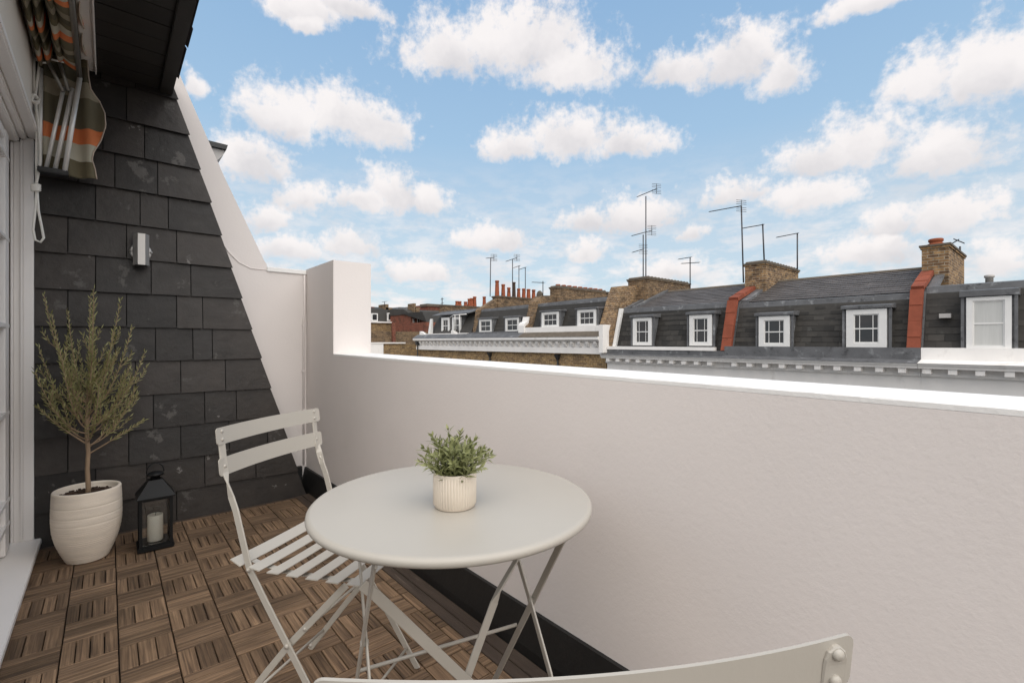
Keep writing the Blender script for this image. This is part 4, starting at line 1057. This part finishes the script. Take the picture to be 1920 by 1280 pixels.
# ---- house 1 (right edge)
h1 = house('right-hand house with white parapet, flat lead roof edge and one blank sash window', -4, 3.1)
cornice(h1, -4.0, 3.10, 0, M['far_white'], M['far_white'])
mansard_body(h1, -4, 3.10, .60, D + .9, 2.84, D + 1.2, 2.90, D + 8, 2.90)
Ya, zb_ = onX(1897, 647, D + .2); Yb, zt_ = onX(1812, 555, D + .2)
slates_on(h1, .2, 3.08, D + .27, .60, D + .87, 2.66, holes=[(Ya - .1, Yb + .1, 0, 5)], w=.40, ex=.235, seed=3)
dormer(h1, Ya, Yb, .80, 2.40, style='plain', frame=.14, blind=True, lead_top=.22)
vy, vz = onX(1773, 592, D + .5); hc(h1, MB().box(D + .36, D + .62, vy - .14, vy + .14, vz - .07, vz + .07), 'air_brick', M['pvc'])
fy, fz = onX(1855, 532, D + 2.5); mb = MB().lathe([(.10, 0), (.10, .30), (.13, .31), (.13, .38), (.09, .40), (0, .40)], (D + 2.5, fy, 2.88), n=16); hc(h1, mb, 'flue_pipe', M['pvc'])
hc(h1, MB().box(D + .15, D + .27, -4, 3.09, .50, .62), 'gutter', M['lead'])
# ---- house 2
h2 = house('house with two margin-light sash dormers between the two terracotta copings', 3.1, 9.5)
cornice(h2, 3.104, 9.50, 0, M['lead'], M['far_white'], dstart=.1)
mansard_body(h2, 3.5, 9.27, .60, D + .9, 2.66, D + 4, 3.85, D + 8, 2.4)
W3 = (onX(1481, 647, D + .2)[0], onX(1423, 647, D + .2)[0]); W4 = (onX(1663, 647, D + .2)[0], onX(1587, 647, D + .2)[0])
slates_on(h2, 3.5, 9.27, D + .27, .60, D + .87, 2.50, holes=[(W3[0] - .1, W3[1] + .1, 0, 2.3), (W4[0] - .1, W4[1] + .1, 0, 2.3)], w=.36, ex=.21, seed=5)
slates_on(h2, 3.5, 9.27, D + 1.05, 2.74, D + 3.95, 3.83, ex=.26, w=.45, m_='upper_slate', single=False, seed=6, name='roof_slates')
dormer(h2, W3[0], W3[1], .82, 2.06, frame=.20); dormer(h2, W4[0], W4[1], .84, 2.18, frame=.22)
hc(h2, MB().box(D + .5, D + 3, 3.10, 3.5, -2, .6), 'party_wall', M['brick'])
hc(h2, MB().prism([(D + .20, .60), (D + .84, 2.70), (D + 2.45, 3.36), (D + 2.45, 2.9), (D + 1.2, 2.2), (D + .6, .60)], 'y', 3.101, 3.499), 'lead_lining', M['lead'])
coping_strip(h2, 3.16, 3.46, D + .12, .62, D + .75, 2.75, D + 2.5, 3.45)
hc(h2, MB().prism([(D + 3.9, 3.84), (D + 4, 3.93), (D + 4.15, 3.84)], 'y', 3.5, 9.2), 'ridge_tile', M['cap'])
chimney(h2, 2.753, 3.478, D + 2.5, D + 6.35, 2.7, 4.52, 'brick', roll=False, pots=[(D + 2.95, 3.15, 4.5, .28, .22, 'pot')])
hc(h2, MB().prism([(D + 1.0, 2.70), (D + 2.45, 3.30), (D + 2.45, 3.42), (D + 1.0, 2.84)], 'y', 2.86, 3.10), 'lead_soaker', M['lead'])
# ---- house 3
h3 = house('house with two small sash dormers left of the left terracotta coping', 9.5, 15.6)
cornice(h3, 9.504, 15.75, 0, M['lead'], M['far_white'], band_z=(.42, .64), dstart=.15)
hc(h3, MB().box(D - .10, D + .16, 9.95, 15.7, .645, .80), 'white_kerb', M['far_white'])
mansard_body(h3, 9.77, 15.35, .60, D + .9, 2.74, D + 4, 3.83, D + 8, 2.4)
W1 = (onX(1222, 646, D + .2)[0], onX(1187, 646, D + .2)[0]); W2 = (onX(1335, 645, D + .2)[0], onX(1293, 645, D + .2)[0])
slates_on(h3, 9.77, 15.3, D + .27, .60, D + .87, 2.58, holes=[(W1[0] - .1, W1[1] + .1, 0, 2.4), (W2[0] - .1, W2[1] + .1, 0, 2.4)], w=.40, ex=.23, seed=8)
slates_on(h3, 9.77, 14.6, D + 1.05, 2.80, D + 3.95, 3.81, ex=.28, w=.5, m_='upper_slate', single=False, seed=9, name='roof_slates')
dormer(h3, W1[0], W1[1], .86, 2.22, frame=.18); dormer(h3, W2[0], W2[1], .86, 2.24, frame=.19)
hc(h3, MB().box(D + .5, D + 3, 9.27, 9.77, -2, .6), 'party_wall', M['brick'])
hc(h3, MB().prism([(D + .20, .60), (D + .84, 2.74), (D + 2.45, 3.34), (D + 2.45, 2.9), (D + 1.2, 2.2), (D + .6, .60)], 'y', 9.271, 9.769), 'lead_lining', M['lead'])
coping_strip(h3, 9.29, 9.66, D + .12, .62, D + .75, 2.80, D + 2.5, 3.42)
hc(h3, MB().prism([(D + 3.9, 3.82), (D + 4, 3.91), (D + 4.15, 3.82)], 'y', 9.8, 14.7), 'ridge_tile', M['cap'])
chimney(h3, 8.857, 9.76, D + 2.5, D + 6.5, 2.9, 4.64, 'brick')
hc(h3, MB().prism([(D + 1.0, 2.70), (D + 2.45, 3.28), (D + 2.45, 3.40), (D + 1.0, 2.84)], 'y', 8.95, 9.27), 'lead_soaker', M['lead'])
hc(h3, MB().prism([(D + .10, .55), (D + .24, .55), (D + .90, 2.78), (D + .74, 2.80)], 'y', 15.36, 15.56), 'white_verge', M['far_paint'])
hc(h3, MB().prism([(D + .9, 2.72), (D + 4.0, 3.80), (D + 4.0, 3.95), (D + .9, 2.86)], 'y', 14.62, 14.85), 'roof_upstand', M['lead'])
hc(h3, MB().prism([(D + .9, 2.72), (D + 4.0, 3.80), (D + 4.0, 3.92), (D + .9, 2.82)], 'y', 15.2, 15.40), 'roof_upstand', M['lead'])
# ---- house 4
h4 = house('house with two six-pane dormers behind a white parapet wall', 15.8, 22.3)
hc(h4, MB().prism([(D + .1, -10), (D + .1, 1.6), (D + .8, 3.3), (D + 1.2, 4.05), (D + 2.5, 4.15), (D + 7, 4.0), (D + 7, -10)], 'y', 15.60, 16.45), 'party_wall', M['brick'])
chimney(h4, 14.98, 16.25, D + 2.5, D + 6.95, 2.9, 4.56, 'brick_soot')
hc(h4, MB().box(D + .02, D + .35, 15.85, 22.3, -10, .62), 'facade', M['brick_wall'])
hc(h4, MB().box(D - .04, D + .30, 15.80, 22.3, 1.42, 1.92), 'parapet', M['far_white'])
hc(h4, MB().box(D - .42, D + .30, 15.72, 15.98, .46, 1.93), 'parapet_end', M['far_white'])
def corn2(h, Y0, Y1, zt, lead=True):
    """zt = top of the cornice"""
    hc(h, MB().prism([(D, zt), (D - .50, zt - .10), (D - .50, zt - .24), (D - .36, zt - .34), (D + .02, zt - .34)], 'y', Y0, Y1), 'cornice', M['far_white'])
    hc(h, MB().prism([(D + .02, zt + .24), (D - .50, zt - .06), (D - .53, zt - .09), (D + .02, zt + .004)], 'y', Y0 + .001, Y1 - .001), 'cornice_flashing', M['lead'] if lead else M['cap'])
    hc(h, MB().box(D - .12, D + .02, Y0, Y1, zt - .78, zt - .342), 'frieze', M['far_white'])
    hc(h, MB().box(D - .18, D + .02, Y0, Y1, zt - 1.02, zt - .782), 'architrave', M['far_white'])
    me = MB().prism([(0, -.36), (-.22, -.36), (-.22, -.44), (-.10, -.62), (0, -.66)], 'y', -.09, .09).mesh('bracket', M['far_white'])
    y = Y0 + .35
    while y < Y1 - .1: inst('bracket', me, h, (-.1215, y - h.location.y, zt + 10)); y += .56
corn2(h4, 15.985, 22.3, 1.40, False)
mansard_body(h4, 16.45, 22.0, 1.50, D + .9, 3.40, D + 3, 3.75, D + 8, 3.4)
W = [(onX(1118, 612, D + .2)[0], onX(1083, 612, D + .2)[0]), (onX(1048, 613, D + .2)[0], onX(1016, 613, D + .2)[0])]
for (a, b) in W: dormer(h4, a, b, 1.88, 2.82, style='grid', frame=.17, lead_top=.10)
slates_on(h4, 16.5, 21.6, D + .27, 1.50, D + .87, 3.22, holes=[(a - .1, b + .1, 0, 2.95) for a, b in W], w=.5, ex=.25, seed=12)
chimney(h4, 21.8, 22.5, D + 2.5, D + 7.8, 3.2, 4.66, 'brick_soot', pots=[(D + 2.9 + .55 * k, 22.15, 4.6, .26, .17, 'pot') for k in range(9)])
mb = MB().tube([(D - .01, 19.0 - 3.0 * 0, .40), (D - .01, 19.0, -3)], .06, 8); 
def pipe(h, Y, zt):
    mb = MB().tube([(D - .07, Y, zt - .25), (D - .07, Y, -9.9)], .055, 8); mb.add([(D - .24, Y - .16, zt), (D - .24, Y + .16, zt), (D, Y + .16, zt), (D, Y - .16, zt), (D - .13, Y - .07, zt - .3), (D - .13, Y + .07, zt - .3), (D, Y + .07, zt - .3), (D, Y - .07, zt - .3)],
        [(0, 1, 2, 3), (4, 7, 6, 5), (0, 4, 5, 1), (1, 5, 6, 2), (2, 6, 7, 3), (3, 7, 4, 0)]); hc(h, mb, 'downpipe', M['black_iron'])
pipe(h4, onX(1045, 668, D - .1)[0], .30)
# ---- house 5
h5 = house('house with two cross-barred dormers below the long row of clay chimney pots', 22.3, 28.4)
hc(h5, MB().box(D + .02, D + .35, 22.302, 28.4, -10, .62), 'facade', M['brick_wall'])
corn2(h5, 22.302, 28.4, 1.40)
hc(h5, MB().box(D + .0, D + .20, 22.6, 28.35, 1.45, 1.72), 'parapet', M['lead'])
# swept party wall between 4 and 5
hc(h5, MB().prism([(D + .0, 1.3), (D + .0, 2.0), (D + .35, 2.25), (D + .60, 2.9), (D + .75, 3.6), (D + 1.3, 4.0), (D + 3, 4.1), (D + 3, 1.3)], 'y', 21.95, 22.65), 'party_wall', M['brick_soot'])
hc(h5, MB().prism([(D - .10, 1.6), (D - .10, 2.05), (D - .04, 2.2), (D + .10, 2.28), (D + .22, 2.3), (D + .30, 2.62), (D + .38, 2.62), (D + .30, 2.2), (D + .2, 2.0), (D + .1, 1.6)], 'y', 22.2, 22.75), 'scroll', M['far_white'])
mansard_body(h5, 22.7, 28.0, 1.55, D + .9, 3.35, D + 3, 3.7, D + 8, 3.4)
W = [(onX(973, 622, D + .2)[0], onX(948, 622, D + .2)[0]), (onX(922, 623, D + .2)[0], onX(899, 623, D + .2)[0])]
for (a, b) in W: dormer(h5, a, b, 1.66, 2.60, style='cross', frame=.15, lead_top=.12)
slates_on(h5, 22.75, 27.95, D + .27, 1.55, D + .87, 3.17, holes=[(a - .1, b + .1, 0, 2.7) for a, b in W], w=.55, ex=.27, single=False, name='slates', seed=14)
pl = []
for (px_, py_, mm, r_) in ((932, 526, 'pot', .17), (943.5, 533, 'pot', .16), (954, 539, 'pot', .15), (963.5, 529, 'dark_pot', .15), (972.5, 541, 'pot', .15), (982, 541, 'pot', .16), (991, 542, 'pot', .17), (1000.5, 543, 'pot', .16)):
    X, z = onY(px_, py_, 28.25); pl.append((X, 28.25, 4.46, max(.4, z - 4.46), r_, mm))
chimney(h5, 27.9, 28.6, D + 2.4, D + 7.2, 3.2, 4.50, 'brick_soot', pots=pl, roll=False)
hc(h5, MB().prism([(D + .4, 1.4), (D + .75, 3.4), (D + 2.4, 4.3), (D + 3, 4.3), (D + 3, 1.4)], 'y', 28.0, 28.5), 'party_wall', M['brick_soot'])
pipe(h5, onX(918, 665, D - .1)[0], .30)
# ---- house 6
h6 = house('far end house with a white glazed roof room and curled white parapet', 28.5, 35.6)
hc(h6, MB().box(D + .02, D + .35, 28.402, 35.6, -10, .62), 'facade', M['brick_wall'])
hc(h6, MB().box(D + .35, D + 9, 35.2, 35.6, -10, 1.6), 'flank_wall', M['brick_wall'])
corn2(h6, 28.402, 35.75, 1.40)
hc(h6, MB().box(D - .02, D + .25, 28.6, 34.4, 1.45, 1.68), 'parapet', M['far_white'])
mansard_body(h6, 28.6, 34.3, 1.5, D + 1.3, 3.50, D + 3, 3.65, D + 8, 3.4)
for (xa_, xb_) in ((828, 843), (848, 864)):
    b = onX(xa_, 622, D + .5)[0]; a = onX(xb_, 622, D + .5)[0]; dormer(h6, a, b, 1.66, 2.95, X=D + .5, style='cross', frame=.22, lead_top=.08, cheek=False)
hc(h6, MB().prism([(D + .3, 3.12), (D + 1.4, 3.42), (D + 1.4, 3.50), (D + .3, 3.20)], 'y', 28.8, 33.9), 'roof_slab', M['lead'])
hc(h6, MB().prism([(D + .05, 1.7), (D + .35, 1.7), (D + .35, 2.9), (D + .25, 2.9)], 'y', 33.9, 34.2), 'white_verge', M['far_paint'])
mb = MB()
for (y_, z_) in ((29.6, 3.05), (30.2, 3.05)):
    mb.tube([(D + .05, y_, 1.68), (D + .05, y_, z_)], .035, 6)
mb.tube([(D + .05, 28.7, 3.05), (D + .05, 30.4, 3.05), (D + .05, 30.9, 2.9)], .035, 6); hc(h6, mb, 'railing', M['far_paint'])
for (a, b) in ((34.2, 35.4), (29.6, 30.6)):
    hc(h6, MB().prism([(a, 1.45), (b, 1.45), (b, 1.9), (b - .2, 1.88), (a + .3, 1.62), (a, 1.60)], 'x', D - .05, D + .2), 'scroll', M['far_white'])
pl = []
for (px_, py_) in ((857, 568), (862, 568), (873, 566), (880, 560), (884, 559), (890, 556), (908, 556)):
    X, z = onY(px_, py_, 34.5); pl.append((X, 34.5, 4.1, max(.45, z - 4.1), .17, 'pot'))
chimney(h6, 34.1, 34.9, D + 1.6, D + 6.0, 3.2, 4.15, 'brick_soot', pots=pl, roll=False)
dr = onX(788, 650, D)[0]
mb = MB().tube([(D - .25, dr, .85), (D - .25, dr, -2)], .05, 8); mb.box(D - .4, D - .1, dr - .13, dr + .13, .75, 1.15); hc(h6, mb, 'downpipe', M['black_iron'])

for h_, ys_, xw in ((h1, (-2.6, .2, 1.9), D - .03), (h2, (4.6, 6.4, 8.2), D - .03), (h3, (11.0, 12.8, 14.6), D - .03), (h4, (17.4, 19.2, 21.0), D - .01), (h5, (23.8, 25.6, 27.4), D - .01), (h6, (30.0, 32.0, 34.0), D - .01)):
    for y_ in ys_:
        for zt_ in (-1.3, -4.7):
            f_ = hc(h_, MB().box(xw, xw + .10, y_ - .55, y_ + .55, zt_ - 1.9, zt_), 'window', M['far_paint'])
            for k in (0, 1):
                mb = MB().box(xw - .004, xw - .001, y_ - .45, y_ + .45, zt_ - 1.80 + k * .88, zt_ - 1.80 + k * .88 + .82); mb.v = [(a - h_.location.x, b - h_.location.y, c - h_.location.z) for a, b, c in mb.v]; mb.build('pane', M['glass'], f_)
# ---- aerials
def aerial(label, px_, base_y, top_y, X, boom=None, boom2=None, elem=6, lean=0, pr_=.028, ref=True):
    """mast on plane x=X; booms in photo px: (dx0, dy0, dx1, dy1)"""
    Yb_, zb2 = onX(px_ - lean, base_y, X); Yt, zt2 = onX(px_, top_y, X)
    a = thing('tv_aerial', label, 'aerial', (X, Yb_, zb2), 0, 'television aerials on the rooftops')
    world_child(MB().tube([(X, Yb_, zb2), (X, Yt, zt2)], pr_ * 1.15, 6), 'mast', M['aerial'], a)
    for bm_ in (boom, boom2):
        if not bm_: continue
        mb = MB(); (x0, y0, x1, y1) = bm_
        A_ = Vector((X - .02, *onX(px_ + x0, y0, X - .02))); B_ = Vector((X - .02, *onX(px_ + x1, y1, X - .02)))
        mb.tube([A_, B_], pr_ * .8, 5); n_ = elem
        perp = Vector((.85, .10, .25)).normalized()
        for k in range(n_):
            q = A_.lerp(B_, k / max(1, n_ - 1)); hh = (.11 + .05 * k / n_)
            mb.tube([q - perp * hh, q + perp * hh], pr_ * .42, 4)
        if ref:
            for dz_ in (-.26, -.17, -.08, .08, .17, .26):
                q = B_ + Vector((0, 0, dz_)); mb.tube([q - Vector((.25, -.12, 0)), q + Vector((.25, -.12, 0))], pr_ * .4, 4)
            mb.tube([B_ + Vector((0, 0, -.28)), B_ + Vector((0, 0, .28))], pr_ * .5, 4)
        world_child(mb, 'antenna_head', M['aerial'], a)
    return a
CX = D + 3
aerial('tallest aerial, its upper head highest above the big sooty chimney', 1211, 524, 368, CX, (-16, 369, 20, 354), elem=10)
aerial('shorter two-headed mast close beside the tallest aerial', 1206, 524, 440, CX + .3, (-21, 442, 16, 432), (-20, 473, 0, 467), elem=8)
aerial('small aerial at the far right end of the big sooty chimney', 1294, 545, 483, D + 6, (-22, 486, 2, 482), (-16, 494, 17, 492), elem=5, ref=False)
aerial('tall aerial with a long toothed boom left of the middle chimney', 1390, 530, 387, CX - .3, (-60, 397, 0, 386), elem=13, lean=-4)
aerial('plain boom aerial rising from the middle chimney', 1430, 492, 420, CX, (-38, 428, 2, 421), elem=3, lean=-3, ref=False)
aerial('plain boom aerial at the right end of the middle chimney', 1495, 512, 438, D + 6.3, (-39, 445, 2, 437), elem=3, ref=False)
aerial('toppled little aerial lying across the top of the right-hand chimney', 1800, 476, 462, D + 5.8, (-12, 448, 8, 456), (-14, 456, -2, 449), elem=2, ref=False)
aerial('leftmost tall aerial beside the row of clay pots', 920, 556, 484, D + 4, (-8, 484, 6, 483), elem=5, lean=1, pr_=.034)
aerial('aerial with a tilted boom above the row of clay pots', 961, 548, 486, D + 6, (-12, 490, 8, 483), elem=5, pr_=.034)
aerial('short slim aerial just right of the tilted-boom one', 973, 548, 498, D + 6.4, (-10, 502, 2, 498), elem=3, pr_=.032, ref=False)
aerial('rightmost slim aerial above the row of clay pots', 985, 550, 502, D + 6.8, (-11, 505, 1, 501), elem=3, pr_=.032, ref=False)
aerial('small side-pointing aerial above the swept party wall', 1018, 556, 527, D + 5, (-20, 529, 2, 530), elem=4, pr_=.032, ref=False)

# ---- things on roofs: dish-like cowl behind the swept party wall
yc_, zc_ = onX(1011, 553, D + 2.4)
sd_o = thing('satellite_dish', 'grey round dish on the swept brick party wall', 'dish', (D + 2.4, yc_, zc_))
mb = MB().lathe([(0, .07), (.16, .05), (.28, 0), (.30, -.02), (.30, -.035), (0, .02)], n=24, cap=False); mb.v = [(-z, y, x) for x, y, z in mb.v]; mb.build('dish', M['cap'], sd_o)
MB().tube([(0, 0, 0), (.1, 0, -.3), (.1, 0, -.7)], .03, 6).build('bracket', M['aerial'], sd_o)

# ---- more distant buildings down the street (left part of the skyline)
def far_block(label, xa, xb, Y, zt, m_, dep=8, cat='building', name='distant_building', group='distant buildings at the end of the street'):
    X0 = onY(xa, 600, Y)[0]; X1 = onY(xb, 600, Y)[0]
    b = thing(name, label, cat, ((X0 + X1) / 2, Y, -10), 0, group)
    world_child(MB().box(X0, X1, Y, Y + dep, -10, zt), 'wall', m_, b); return b, X0, X1
def fwin(b, x0, x1, y0, y1, Y, bars=False):
    X0, z1 = onY(x0, y0, Y); X1, z0 = onY(x1, y1, Y); L0 = b.location
    f = world_child(MB().box(X0, X1, Y - .08, Y + .1, z0, z1), 'window', M['far_paint'], b)
    t = (X1 - X0) * .16
    mb = MB().box(X0 + t, X1 - t, Y - .09, Y - .082, z0 + t, z1 - t); mb.v = [(p - L0[0], q - L0[1], r - L0[2]) for p, q, r in mb.v]; mb.build('pane', M['glass'], f)
YF = 55.0
b1, X0, X1 = far_block('distant mansard terrace with three pale windows at the left of the skyline', 640, 772, YF, onY(700, 604, YF)[1], M['brick_wall'])
za = onY(700, 603, YF)[1]; zk = onY(700, 578, YF)[1]
mb = MB().prism([(YF + .3, za), (YF + 1.0, zk), (YF + 3, zk + .4), (YF + 8, zk)], 'x', X0, X1); world_child(mb, 'mansard_roof', M['far_slate'], b1)
world_child(MB().box(X0, X1, YF - .25, YF + .2, za - .12, za + .05), 'cornice', M['far_white'], b1)
for (a, b, c, e) in ((696, 708, 587, 602), (726, 739, 586, 602), (752, 766, 588, 602)): fwin(b1, a, b, c, e, YF + .3)
for (a, b, t) in ((716, 722, 571), (717, 729, 577)):
    xa, zt_ = onY(a, t, YF + 2); xb, _ = onY(b, t, YF + 2); world_child(MB().box(xa, xb, YF + 1, YF + 3, zk - .5, zt_), 'chimney', M['brick_soot'], b1)
xa, zt_ = onY(697, 575, YF + 2); xb, _ = onY(702, 575, YF + 2); world_child(MB().box(xa, xb, YF + 2, YF + 4, zk - .5, zt_), 'chimney', M['brick_red'], b1)
xa, z_ = onY(742, 578, YF + 2); xb, _ = onY(768, 578, YF + 2); world_child(MB().prism([(xa, zk), (xa + .5, z_ + .2), (xb - .3, z_ + .2), (xb, zk)], 'y', YF + 2, YF + 6), 'roof_light', M['lead'], b1)
b2, X0, X1 = far_block('distant red brick house with grey slate roof and two white windows', 770, 830, 50, onY(800, 590, 50)[1], M['brick_red'])
za = onY(800, 590, 50)[1]; zk = onY(800, 580, 50)[1]
world_child(MB().prism([(50.0, za), (51.5, zk), (55, zk + .2), (58, za)], 'x', X0 - .1, X1 + .3), 'roof', M['far_slate'], b2)
for (a, b, c, e) in ((774, 777, 597, 607), (782, 786, 597, 607)): fwin(b2, a, b, c, e, 50)
for (a, b, t) in ((772, 776, 569), (775, 783, 576)):
    xa, zt_ = onY(a, t, 51); xb, _ = onY(b, t, 51); world_child(MB().box(xa, xb, 50.5, 52, zk - 1, zt_), 'chimney', M['brick_soot'], b2)
b3, X0, X1 = far_block('distant flat topped red brick block on the skyline', 802, 844, 62, onY(820, 572, 62)[1], M['brick_red'])
world_child(MB().box(X0 - .2, X1 + .2, 61.8, 64, onY(820, 572, 62)[1] - .25, onY(820, 571, 62)[1] + .05), 'parapet', M['cap'], b3)
b4, X0, X1 = far_block('distant dark slate roofed house just left of the near white roof room', 800, 850, 46, onY(820, 604, 46)[1], M['brick_red'])
world_child(MB().prism([(46, onY(820, 604, 46)[1]), (47, onY(820, 584, 46)[1]), (52, onY(820, 584, 46)[1])], 'x', X0, X1), 'roof', M['far_slate'], b4)
b6, X0, X1 = far_block('distant brown brick house row behind the end house', 838, 905, 56, onY(860, 581, 56)[1], M['brick_soot'])
for k in range(4):
    xa, zt_ = onY(846 + k * 12, 574, 56); world_child(MB().box(xa, xa + .9, 56.5, 58, onY(860, 583, 56)[1], zt_), 'chimney', M['brick_red'], b6)
aerial('thin mast with small heads above the distant red block', 829, 592, 558, 34, (-2, 561, 2, 560), (-2, 569, 2, 568), elem=2, pr_=.05, ref=False)
aerial('tiny aerial on the distant chimney at the left of the skyline', 721, 575, 566, 26, (-4, 566, 4, 565), elem=2, pr_=.035, ref=False)
# low brick flank wall with a white block
fw, X0, X1 = far_block('brown brick yard wall with pale coping and a white painted patch', 640, 790, 38, onY(740, 645, 38)[1], M['brick_wall'], dep=.5, cat='wall', name='yard_wall', group=None)
Xa, z1_ = onY(650, 644, 37.9); Xb, z0_ = onY(719, 673, 37.9); world_child(MB().box(Xa, Xb, 37.9, 37.995, z0_, z1_ + .05), 'white_patch', M['far_white'], fw)
Xa, _ = onY(640, 644, 37.9); Xb, z0_ = onY(760, 645, 37.9); world_child(MB().box(Xa, Xb, 37.85, 38.4, z0_ + .06, z0_ + .16), 'coping', M['far_white'], fw)
yb, X0, X1 = far_block('dark brick garden wall beyond the yard wall', 640, 815, 44, onY(740, 621, 44)[1], M['brick_soot'], dep=.5, cat='wall', name='garden_wall', group=None)
xa, zt_ = onY(736, 604, 43.8); xb, _ = onY(741, 604, 43.8); world_child(MB().box(xa, xb, 43.7, 43.99, zt_ - 2, zt_), 'pier', M['brick_red'], yb)
